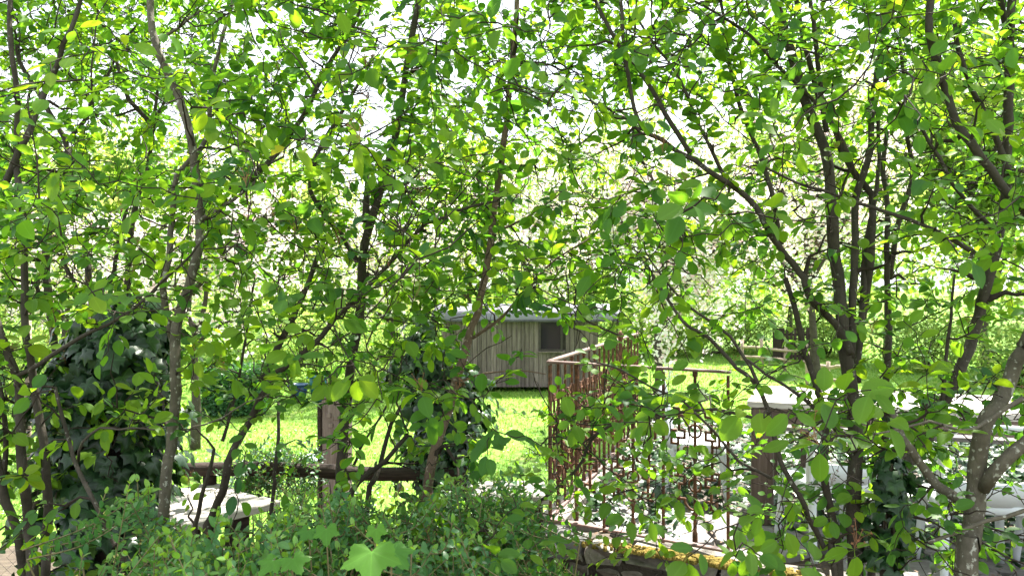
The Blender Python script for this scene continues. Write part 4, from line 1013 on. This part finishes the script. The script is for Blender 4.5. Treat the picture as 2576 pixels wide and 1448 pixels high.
for key in order:
    sh = SH[key]
    bpx, bd = sh['base']; bx = (bpx - CX) / F * bd
    base = np.array([bx, bd, float(ground_z(bx, bd))]); sh['b'] = base
    e = empty('serviceberry_shrub', base, sh['label'], 'shrub', 'serviceberry shrubs growing in front of the garden'); ROOT[key] = e
    for si, (pts, d0, d1, w0, w1) in enumerate(sh['stems']):
        n = len(pts); arr = []
        for i, (px, py) in enumerate(pts):
            f = i / (n - 1); d = d0 + (d1 - d0) * f + .03 * math.sin(i * 1.7 + si)
            arr.append(list(P(px, py, d)) + [(w0 + (w1 - w0) * f) / F * d / 2 * .92])
        if pts[-1][1] > 1290:                                # runs below the frame: reach the ground
            q = np.array(arr[-1]); g = q.copy(); g[:3] = base * .6 + q[:3] * .4; g[2] = float(ground_z(g[0], g[1])) - .05; g[3] *= 1.25
            if q[2] - g[2] > .12: arr.append(list(g))
        a = spline(arr, step=.05)
        mb = MB(); mb.tube(a[:, :3] + rng.normal(0, .0015, (len(a), 3)), np.maximum(a[:, 3], .0015), 9, lump=.05)
        mb.build('stem', M[sh.get('bark', 'bark')], e, True, base)
        tang = -np.gradient(a[:, :3], axis=0)
        for q, t_ in zip(a, tang):
            if q[2] > -.1: NP.append(q[:3]); NR.append(q[3]); NS.append(names[key]); NT.append(nrm(t_))
NP, NR, NS, NT = list(NP), list(NR), list(NS), list(NT)
TW = {k: MB() for k in order}
LV = {k: Leaves() for k in order}
FL = {k: [] for k in order}
cap_n = 220000
AP_ = np.zeros((cap_n, 3)); AR = np.zeros(cap_n); AS = np.zeros(cap_n, int); AT = np.zeros((cap_n, 3))
cnt = len(NP); AP_[:cnt] = NP; AR[:cnt] = NR; AS[:cnt] = NS; AT[:cnt] = NT
def grow(target, thick, only=None):
    """twig from the nearest skeleton node to target; returns path"""
    global cnt
    dv = target - AP_[:cnt]; dist = np.linalg.norm(dv, axis=1)
    cosv = (dv * AT[:cnt]).sum(1) / np.maximum(dist, 1e-6)
    cost = dist * (1.25 - .35 * cosv) + np.where(dist < .04, .3, 0) + np.where(AP_[:cnt, 2] > target[2] + .15, .15, 0)
    i = int(np.argmin(cost)); p0 = AP_[i]; L = dist[i]
    dirn = nrm(target - p0); t0 = nrm(AT[i] * .7 + dirn * .8 + rng.normal(0, .15, 3))
    k = max(4, min(12, int(L / .06) + 3)); u = np.linspace(0, 1, k)[:, None]
    c1 = p0 + t0 * L * .38; c2 = target - nrm(dirn * .8 + np.array([0, 0, .25]) + rng.normal(0, .25, 3)) * L * .35
    path = (1 - u) ** 3 * p0 + 3 * (1 - u) ** 2 * u * c1 + 3 * (1 - u) * u ** 2 * c2 + u ** 3 * target
    path[1:-1] += rng.normal(0, .006 + .012 * min(L, .8), (k - 2, 3))
    r0 = min(AR[i] * .75, thick * (.0038 + .0088 * L)); r0 = max(r0, .0018); r1 = .0013 if thick < 1.5 else .0022
    rad = np.linspace(r0, r1, k)
    key = order[AS[i]]
    TW[key].tube(path, rad, 5 if r0 > .003 else 4, False)
    tg = np.gradient(path, axis=0)
    m_ = k - 1
    AP_[cnt:cnt + m_] = path[1:]; AR[cnt:cnt + m_] = rad[1:]; AS[cnt:cnt + m_] = AS[i]
    AT[cnt:cnt + m_] = tg[1:] / np.maximum(np.linalg.norm(tg[1:], axis=1, keepdims=True), 1e-9); cnt += m_
    return key, path
NL = len(LEAVES); TEMPL = LEAVES + YOUNG
def cluster(key, path, n, L0, tint, spread=1.0, droop=.45, face=.22, spray=True):
    """leaves set alternately along the end of a shoot, lying in a loose flat spray; spray=False: a drooping whorl"""
    tip = path[-1]; t_ = nrm(path[-1] - path[-2])
    seg = np.linalg.norm(np.diff(path, axis=0), axis=1); tot = seg.sum(); cum = np.concatenate([[0], np.cumsum(seg)])
    S = min(tot * .95, .02 + .021 * n)
    hs = nrm(np.cross(t_, np.array([0, 0, 1.0]) + rng.normal(0, .2, 3))); up = np.cross(hs, t_)
    if up[2] < 0: up = -up
    a0 = random.uniform(0, 6.28); ref = hs; ref2 = np.cross(t_, ref)
    for k in range(n):
        s_at = tot - S * k / max(1, n - 1) if spray else tot - (0 if k < 3 else random.uniform(0, S * .6))
        i = min(max(int(np.searchsorted(cum, s_at)) - 1, 0), len(path) - 2); p = path[i] + (path[i + 1] - path[i]) * min(1, (s_at - cum[i]) / max(seg[i], 1e-6))
        if spray:
            sd = 0 if k == 0 else (1 if k % 2 else -1)
            d = nrm(t_ * random.uniform(.45, .8) + hs * sd * random.uniform(.6, 1.0) + rng.normal(0, .16, 3) + np.array([0, 0, -1]) * random.uniform(-.1, .75) * droop)
            nn = up + np.array([0, 0, .5]) + rng.normal(0, .26, 3) + np.array([0, -face, 0])
            if random.random() < .16: d = nrm(d + np.array([0, 0, -.9])); nn = nn + rng.normal(0, .5, 3)
        else:
            a = a0 + k * 2.4 + random.uniform(-.3, .3)
            d = nrm(t_ * random.uniform(.2, .8) + (ref * math.cos(a) + ref2 * math.sin(a)) + np.array([0, 0, -1]) * random.uniform(-.1, 1.0) * droop * 1.5)
            nn = np.array([0, 0, 1.0]) + rng.normal(0, .36, 3) + np.array([0, -face, 0])
        s = L0 * random.uniform(.62, 1.18) * (.8 if (k == 0 and spray) else 1)
        kind = random.randrange(NL); tt = tint + random.gauss(0, .085)
        if tint > .70: kind = NL + random.randrange(len(YOUNG))
        LV[key].add(p + d * s * .24, d, nn, s, min(max(tt, .02), (.95 if random.random() < .05 else .82) if tint > .70 else .70), kind)
# ---- leaf clusters picked out in the photograph: px, py, leaf length px, number of leaves, tint
HERO = [(440,225,44,3,.55),(145,490,50,4,.72),(215,480,40,4,.5),(345,620,42,5,.55),(330,690,40,6,.62),(620,470,66,4,.42),(500,500,58,3,.35),(735,375,62,4,.80),(800,415,56,4,.55),
 (905,360,64,6,.79),(945,430,50,5,.55),(850,620,46,6,.79),(740,590,44,4,.3),(620,560,46,5,.55),(690,545,46,4,.5),(775,545,44,4,.3),(1090,410,50,4,.4),(1000,530,52,4,.4),(1115,520,48,4,.6),
 (1170,420,44,4,.35),(1215,40,58,5,.35),(1180,80,46,4,.4),(830,30,50,5,.5),(740,80,46,5,.5),(920,170,50,5,.35),(700,180,42,4,.4),(1450,15,42,4,.6),(1690,80,54,4,.3),(1545,20,42,5,.55),
 (1420,400,44,4,.55),(1235,560,44,4,.5),(1725,460,46,5,.5),(1775,465,54,4,.32),(1730,510,70,6,.38),(1830,540,52,5,.45),(1940,530,60,4,.5),(1650,540,60,4,.45),(1490,680,50,3,.35),(1530,640,40,4,.35),
 (2420,70,60,5,.80),(2370,110,48,4,.4),(2500,220,50,5,.5),(2275,390,52,3,.25),(2110,500,50,4,.5),(2100,380,42,4,.6),(2440,650,54,5,.42),(2500,640,46,4,.4),(2170,630,42,4,.5),(2020,280,40,4,.45),
 (855,790,56,4,.55),(780,840,44,4,.6),(610,800,48,6,.6),(520,850,46,6,.62),(490,900,44,5,.6),(895,945,60,5,.65),(960,990,54,5,.6),(1060,985,50,5,.58),(1070,1060,50,6,.4),(1150,1080,46,5,.4),(830,960,48,4,.6),
 (1870,1030,64,4,.55),(1800,1060,48,4,.5),(1990,1030,76,3,.45),(2070,1000,66,4,.48),(2190,980,72,6,.5),(2230,1060,66,4,.55),(2060,1120,70,4,.5),(2000,1100,66,3,.5),(2330,930,50,5,.7),
 (1440,1060,46,4,.45),(1490,1060,44,4,.5),(1760,1160,44,4,.5),(1700,1160,38,4,.55),(1900,1290,70,5,.5),(2000,1260,50,4,.5),(2150,1240,48,5,.55),(2090,1300,48,5,.45),
 (1730,1400,70,5,.5),(1840,1405,64,6,.45),(1900,1390,66,6,.45),(2050,1420,66,5,.5),(2150,1380,60,4,.5),(1960,1350,50,5,.45),(1580,1300,44,5,.5),(1640,1310,42,5,.45),(1210,1330,50,5,.5),(1250,1400,58,6,.45),(1110,1230,46,4,.6),(1090,1290,46,5,.5),
 (60,1195,44,7,.66),(110,1190,40,6,.62),(140,1030,40,6,.62),(260,1000,42,7,.62),(200,1010,40,5,.62),(340,980,42,6,.62),(375,1070,46,5,.62),(260,1080,42,6,.62),(330,1060,40,6,.6),(240,1140,40,5,.6),(60,860,42,6,.62),(120,870,38,5,.6),
 (85,745,40,4,.6),(30,1090,42,6,.6),(480,960,40,5,.55),(20,740,40,4,.5),(1020,850,44,5,.5),(1120,880,48,4,.4),(1210,750,40,4,.55),(1040,750,44,5,.4),(980,720,40,4,.5),(1560,1230,40,5,.5),(1700,1250,40,5,.5),(1490,1270,40,5,.45)]
# ---- branch scaffold through the volume, then leaf clusters with the coverage the photograph shows
COV = ["7888887888888887", "7888888888777766", "7787778877665555", "6767778877664445", "5555677766544434", "5435554443322333", "5543345445556665", "4211112444334443", "2111123432234443"]
OPEN = [((1195, 790, 1510, 985), .16), ((1205, 985, 1365, 1135), .12), ((470, 1020, 810, 1190), .16), ((480, 1195, 710, 1330), .1), ((1870, 955, 2030, 1030), .15), ((1480, 1150, 1800, 1345), .65), ((1390, 1345, 1760, 1448), .15),
        ((1650, 1050, 1850, 1150), .1), ((1600, 860, 1850, 960), .55), ((1370, 900, 1640, 1130), 1.45), ((1930, 1140, 2140, 1230), .6), ((60, 800, 440, 960), .3), ((120, 1080, 460, 1448), .12), ((1870, 1040, 1960, 1330), .45)]
def cover(px, py):
    c = int(COV[min(8, max(0, int(py / 161)))][min(15, max(0, int(px / 161)))]) / 10
    for (x0, y0, x1, y1), k in OPEN:
        if x0 < px < x1 and y0 < py < y1: c *= k
    return c
HX = np.array([(h[0], h[1], F * .06 / h[2]) for h in HERO])
def depth_for(px, py):
    d = depth_raw(px, py)
    near = (np.abs(HX[:, 0] - px) < 62) & (np.abs(HX[:, 1] + 18 - py) < 62)
    if near.any(): d = max(d, HX[near, 2].max() + random.uniform(.2, .8))
    return d
CLX = rng.random((24, 40))
def clump(px, py):
    u, v = (px + 300) / 95.0, (py + 300) / 95.0; i, j = int(u) % 39, int(v) % 23; fu, fv = u % 1, v % 1
    a = CLX[j, i] * (1 - fu) + CLX[j, i + 1] * fu; b = CLX[j + 1, i] * (1 - fu) + CLX[j + 1, i + 1] * fu
    return a * (1 - fv) + b * fv
def depth_raw(px, py):
    if py < 720:
        if px < 520 and py < 450: return random.triangular(2.8, 6.2, 4.8)
        if py < 480 and random.random() < .35: return random.uniform(4.2, 6.2)
        return random.triangular(2.0, 5.2, 2.8) if px < 1450 else random.triangular(2.0, 4.6, 2.7)
    if px > 1250 and px < 2000 and py < 1300: return random.choice((random.uniform(2.2, 3.0), random.uniform(3.2, 4.1)))
    return random.uniform(2.1, 3.4)
scaf = []
while len(scaf) < 700:
    px, py = random.uniform(-120, 2700), random.uniform(-260, 1400)
    if random.random() < cover(px, py) ** 1.5: scaf.append(P(px, py, depth_for(px, py)))
scaf = np.array(scaf)
dm = np.array([np.min(np.linalg.norm(np.array(NP) - q, axis=1)) for q in scaf])
for q in scaf[np.argsort(dm)]: grow(q, 2.5)
for px, py, lp, n, tint in HERO:
    L0 = .064; d = F * .060 / lp
    key, path = grow(P(px, py, d), 1.0); cluster(key, path, n, L0, min(tint, .74), 1.0, .55, .65, False)
    if random.random() < .22: FL[key].append(path[-1])
for k in range(75):                                   # nearer sprays standing out against the mass
    for q in range(40):
        px, py = random.uniform(0, 2575), random.uniform(-20, 1150)
        if cover(px, py) >= .5 and np.min(np.hypot(HX[:, 0] - px, HX[:, 1] - py)) > 55: break
    d = random.uniform(1.8, 2.3); key, path = grow(P(px, py, d), 1.0)
    cluster(key, path, random.choice((4, 5, 6, 7)), .058, random.gauss(.5, .1), 1.0, .5, .5, random.random() < .6)
# generic clusters
cl_pts = []
cell = 80.0
nleaf = 0
for ix in range(-2, 35):
    for iy in range(-9, 18):
        cx_, cy_ = (ix + .5) * cell, (iy + .5) * cell
        lam = -math.log(max(1e-3, 1 - min(.90, cover(cx_, cy_) * (.56 + .92 * clump(cx_, cy_))))) 
        if iy < 0: lam *= 1.1 if iy > -6 else .7  # unseen crown above the frame, thickened to shade the leaves below
        area = 0.0
        while area < lam * cell * cell:
            px, py = cx_ + random.uniform(-.5, .5) * cell, cy_ + random.uniform(-.5, .5) * cell
            n = random.choice((5, 6, 6, 7, 8)); 
            if random.random() > cover(px, py) / max(.05, cover(cx_, cy_)) + .02: area += 60; continue
            d = depth_for(px, py); area += n * (.050 * F / d) ** 2 * .17
            cl_pts.append((P(px, py, d), n))
        
P_ = np.array([c[0] for c in cl_pts])
dm = np.array([np.min(np.linalg.norm(AP_[:cnt] - q, axis=1)) for q in P_])
for i in np.argsort(dm):
    q, n = cl_pts[i]
    if cnt > cap_n - 20: break
    key, path = grow(q, 1.0)
    r = random.random(); tint = random.gauss(.41, .15)
    tint = min(tint, .69)
    cluster(key, path, n, random.uniform(.044, .060), tint, 1.0, .42, .12); nleaf += n
    if random.random() < .05: FL[key].append(path[-1])
print('leaves', nleaf, 'nodes', cnt, 'clusters', len(cl_pts))
# bare fine twigs between the leafy sprays
base_cnt = cnt
for k in range(3200):
    i = random.randrange(base_cnt); q0 = AP_[i]; pp = proj(q0)
    if not (-60 < pp[0] < 2640 and -60 < pp[1] < 1440) or q0[2] < .1: continue
    if random.random() > cover(pp[0], pp[1]) * 1.3 + .12: continue
    L = random.uniform(.10, .34); dr = nrm(AT[i] * .6 + rng.normal(0, .7, 3) + np.array([0, 0, .15]))
    t_ = np.linspace(0, 1, 6)[:, None]; pth = q0 + dr * L * t_ + rng.normal(0, .010, (6, 3)) * (t_ > 0)
    TW[order[AS[i]]].tube(pth, np.linspace(.0030, .0014, 6), 4, False)
    if random.random() < .6:
        d2 = nrm(dr + rng.normal(0, .6, 3)); t2 = np.linspace(0, 1, 4)[:, None]; TW[order[AS[i]]].tube(pth[3] + d2 * L * .5 * t2 + rng.normal(0, .006, (4, 3)) * (t2 > 0), np.linspace(.0018, .0011, 4), 4, False)
# spent flower clusters (shared meshes)
fm = []
for v in range(3):
    mb = MB()
    for k in range(8):
        a = k * 2.4; h = .022 + .004 * k; t_ = np.array([math.cos(a) * .55, math.sin(a) * .55, 1.0]); t_ = nrm(t_ + rng.normal(0, .15, 3))
        b0 = np.array([0, 0, .003 * k]); e_ = b0 + t_ * h
        mb.tube([b0, (b0 + e_) / 2 + rng.normal(0, .002, 3), e_], .0006, 3, False)
        st_ = [e_ - t_ * .002]
        u = nrm(np.cross(t_, [1, 0, .3])); w_ = np.cross(t_, u)
        for j in range(10):
            rr = .0052 if j % 2 == 0 else .0018; b_ = j * math.pi / 5; st_.append(e_ + (u * math.cos(b_) + w_ * math.sin(b_)) * rr + t_ * (.002 if j % 2 == 0 else 0))
        mb.poly(st_, [(0, 1 + j, 1 + (j + 1) % 10) for j in range(10)])
    me = mb.mesh('flower_cluster'); me.materials.append(M['calyx']); fm.append(me)
for key in order:
    e, base = ROOT[key], SH[key]['b']
    if TW[key].v:
        o = TW[key].build('twigs', M['twig'], e, True, base); o['kind'] = 'stuff'
    LV[key].emit(TEMPL, M['leaf'], e, base, single=300, bank=BANK, tints=9)
    for q in FL[key][:60]:
        m4 = Matrix.Translation(Vector(q - base)) @ Matrix.Rotation(random.uniform(0, 6.28), 4, 'Z') @ Matrix.Rotation(random.gauss(0, .4), 4, 'X') @ Matrix.Scale(random.uniform(.7, 1.15), 4)
        put(random.choice(fm), 'flower_cluster', m4, e)

# ---------------------------------------------------------------- ivy-clad stump, post and foot
def ivy_mass(name, label, pts, n, core_r, leaf=(.06, .10), cat='ivy', tmax=.5, out=.10):
    """pts: rows (px, py, depth, half-width px) from top to bottom"""
    rows = np.array([list(P(px, py, d)) + [hw / F * d] for px, py, d, hw in pts]); sp_ = spline(rows, n=8)
    gz_ = float(ground_z(sp_[-1, 0], sp_[-1, 1])); base = np.array([sp_[-1, 0], sp_[-1, 1], gz_])
    e = empty(name, base, label, cat)
    c = np.vstack([sp_[:, :3], base - np.array([0, 0, .05])])
    mb = MB(); mb.tube(c, np.append(sp_[:, 3] * core_r, sp_[-1, 3] * core_r), 10, lump=.1); mb.build('trunk', M['twig'], e, True, base)
    lv = Leaves()
    for k in range(n):
        f = random.random() ** .9; s_ = sp_[int(f * (len(sp_) - 1))]
        a = random.uniform(0, 6.28); o_ = np.array([math.cos(a), math.sin(a), 0])
        r_ = s_[3] * random.triangular(.5, 1.45, .95) * (1 + .22 * math.sin(a * 3 + s_[2] * 9))
        p = s_[:3] + o_ * r_ + np.array([0, 0, random.gauss(0, .03)])
        if f < .06: p[2] += random.uniform(0, .14)
        if random.random() < .10: p = p + o_ * random.uniform(.03, .10) + np.array([0, 0, random.uniform(-.05, .08)])
        lv.add(p, nrm(o_ * .35 + np.array([random.gauss(0, .5), random.gauss(0, .5), -1.0])), o_ + np.array([random.gauss(0, .35), random.gauss(0, .35), .55]), random.uniform(*leaf), random.random() ** 2 * tmax, random.randrange(len(IVY)))
    lv.emit(IVY, M['ivy'], e, base, single=300, bank=BANK)
    mb = MB()
    for k in range(10):
        a0 = random.uniform(0, 6.28)
        pp = [sp_[j, :3] + np.array([math.cos(a0 + j * .12), math.sin(a0 + j * .12), 0]) * sp_[j, 3] * (core_r + .12) for j in range(0, len(sp_), 2)]
        if len(pp) > 2: mb.tube(pp, .004, 4)
    o = mb.build('vine_stems', M['greystem'], e, True, base); o['kind'] = 'stuff'
ivy_mass('ivy_stump', 'broad stump wrapped in large dark ivy leaves behind the leaning grey stems', [(330, 815, 3.6, 40), (300, 860, 3.6, 105), (270, 960, 3.6, 130), (270, 1100, 3.6, 125), (265, 1250, 3.6, 130), (260, 1440, 3.6, 140)], 1700, .50, (.055, .105), tmax=.7)
ivy_mass('ivy_post', 'post smothered in dark ivy beside the reddish banded trunk', [(1060, 850, 4.5, 25), (1080, 900, 4.5, 70), (1110, 980, 4.5, 85), (1130, 1060, 4.5, 80), (1110, 1130, 4.5, 75), (1090, 1210, 4.5, 70)], 1000, .55, (.055, .085), tmax=.8)
ivy_mass('climbing_ivy', 'small ivy climbing round the foot of the leaning shrub by the chairs', [(2235, 1165, 2.66, 22), (2240, 1230, 2.66, 38), (2235, 1330, 2.66, 36), (2231, 1430, 2.66, 34)], 170, .2, (.045, .07), tmax=.5)

# ---------------------------------------------------------------- privet at the foot of the picture
def privet(label, spots, nshoot, leaf=.030, tint0=.50, flower=.2, single=300, roots=True):
    """spots: (px, py, depth, spread px, shoot length)"""
    c = np.mean([P(*s[:3]) for s in spots], axis=0); g = np.array([c[0], c[1], float(ground_z(c[0], c[1]))])
    e = empty('privet_shrub', g, label, 'shrub', 'small-leaved privet shrubs'); lv = Leaves(); mb = MB(); fl = MB()
    wts = np.array([s[5] if len(s) > 5 else 1.0 for s in spots]); wts /= wts.sum()
    for k in range(nshoot):
        px, py, d, s, ln = spots[int(rng.choice(len(spots), p=wts))][:5]
        tip = P(px + random.gauss(0, s), py + random.gauss(0, s * .42), d + random.gauss(0, .16))
        dr = nrm(np.array([random.gauss(0, .75), random.gauss(-.25, .45), random.uniform(.25, 1.2)])); L = ln * random.uniform(.6, 1.25)
        st_ = tip - dr * L; st_[2] -= .04
        mid = (st_ + tip) / 2 + np.array([0, 0, -.03]) + rng.normal(0, .012, 3)
        path = spline([st_, mid, tip], n=6); mb.tube(path, np.linspace(.0026, .0011, len(path)), 4, False)
        if k % 3 == 0 and roots or k % 14 == 0:
            r0 = g + np.array([random.gauss(0, .25), random.gauss(0, .1), 0]); mb.tube(spline([r0, (r0 + st_) / 2 + rng.normal(0, .06, 3), st_], n=4), np.linspace(.007, .0026, 9), 4, False)
        tg = nrm(tip - st_); ref = nrm(np.cross(tg, [.3, .2, 1])); ref2 = np.cross(tg, ref)
        npair = int(L / .018); a0 = random.uniform(0, 3.14); sh_t = random.gauss(tint0, .08)
        for j in range(npair):
            f = (j + .6) / npair; p = path[min(int(f * (len(path) - 1)), len(path) - 2)]; fr = f * (len(path) - 1) % 1; i = min(int(f * (len(path) - 1)), len(path) - 2)
            p = path[i] * (1 - fr) + path[i + 1] * fr
            tp = f > .9
            for sg in (0, math.pi):
                a = a0 + (j % 2) * 1.57 * .75 + sg; o_ = ref * math.cos(a) + ref2 * math.sin(a)
                d_ = nrm(o_ + tg * (.45 if not tp else 1.3) + np.array([0, 0, .1]))
                lv.add(p, d_, tg * 1.1 - o_ * .3 + np.array([0, 0, .6]) + rng.normal(0, .18, 3), leaf * random.uniform(.75, 1.2) * (1.0 if f < .9 else .85), min(1, (.80 if tp else sh_t + max(0, f - .7) * .3)), random.randrange(len(PRIV)))
            if f < .75 and random.random() < flower * .12:
                for q in range(7):
                    c_ = p + rng.normal(0, .006, 3); u_ = nrm(rng.normal(0, 1, 3)) * .005; v_ = nrm(np.cross(u_, rng.normal(0, 1, 3))) * .003
                    fl.add(np.array([c_ - u_, c_ + v_, c_ + u_, c_ - v_]), [np.array([[0, 1, 2, 3]])])
    lv.emit(PRIV, M['privet'], e, g, single=single, bank=BANK, tints=9)
    o = mb.build('shoots', M['shoot'], e, True, g); o['kind'] = 'stuff'
    if fl.v:
        o = fl.build('blossom', M['young'], e, False, g); o['kind'] = 'stuff'
privet('bright small-leaved privet spreading below the bleached plank table', [(440, 1350, 2.2, 60, .26, .7), (610, 1400, 2.1, 110, .26, 1.4), (450, 1430, 2.0, 70, .22), (560, 1420, 2.0, 120, .22), (770, 1300, 2.3, 60, .26), (720, 1400, 2.1, 90, .24), (335, 1235, 2.2, 35, .34, .25), (860, 1260, 2.4, 50, .22, .6)], 400)
privet('dense darker privet in front of the ivy post and the stone wall', [(1180, 1250, 2.7, 80, .24, 1.2), (1240, 1240, 2.8, 70, .24), (1080, 1390, 2.2, 100, .24), (1180, 1400, 2.2, 75, .24, 1.3), (1010, 1300, 2.5, 60, .22, .6), (1250, 1320, 2.5, 45, .22, .8)], 400, .027, .45)
privet('small dark privet bush peeping over the dark log rail', [(690, 1130, 4.5, 50, .24), (730, 1150, 4.5, 50, .24), (640, 1160, 4.5, 35, .22)], 170, .027, .25, .6, 300, False)
privet('yellowish shoots sprouting at the end of the stone wall', [(1375, 1420, 2.6, 28, .2), (1340, 1400, 2.7, 30, .2)], 18, .034, .6, 0, 200)

# ---------------------------------------------------------------- broad lobed leaves at the bottom
def broad(label, items, foot):
    g = P(*foot); g[2] = float(ground_z(g[0], g[1])); e = empty('lobed_leaf_plant', g, label, 'plant', 'young lobed-leaf plants at the foot of the privet')
    for px, py, d, wpx, tilt, tint, yaw in items:
        p = P(px, py, d); s = wpx / F * d / 1.72
        dr = np.array([math.sin(yaw) , -.75, tilt]); nn = np.array([0, -.35, 1.0])
        Fr = frames(np.array([dr]), np.array([nn]))[0] * s
        key = ('palm', int(tint * 4))
        if key not in BANK:
            mb = MB(); V, T, S = PALM[0]; mb.add(V, [T], int(tint * 4) / 4, S); me = mb.mesh('leaf', True); me.materials.append(M['broad']); BANK[key] = me
        q = p - g
        put(BANK[key], 'leaf', Matrix(((*Fr[0], q[0]), (*Fr[1], q[1]), (*Fr[2], q[2]), (0, 0, 0, 1))), e)
        mb = MB(); mb.tube(spline([g + rng.normal(0, .02, 3) * np.array([1, 1, 0]), g * .35 + p * .65 + np.array([0, .05, -.04]), p], n=5), np.linspace(.004, .002, 11), 5, False); mb.build('stalk', M['shoot'], e, True, g)
broad('large fresh lobed leaf spread flat in front of the privet', [(935, 1378, 1.45, 165, -.45, .9, .1), (985, 1380, 1.6, 110, -.5, .3, .9)], (930, 1440, 1.6))
broad('cluster of serrated lobed leaves drooping between privet shoots', [(820, 1325, 1.9, 75, -.9, .5, .2), (775, 1330, 1.95, 62, -.9, .3, -.6), (945, 1325, 1.8, 62, -1.4, .9, .3)], (860, 1440, 1.9))
broad('low cluster of serrated leaves among the brightest privet shoots', [(690, 1405, 1.7, 85, -.5, .6, -.6), (735, 1400, 1.7, 88, -.5, .5, .7)], (700, 1440, 1.7))
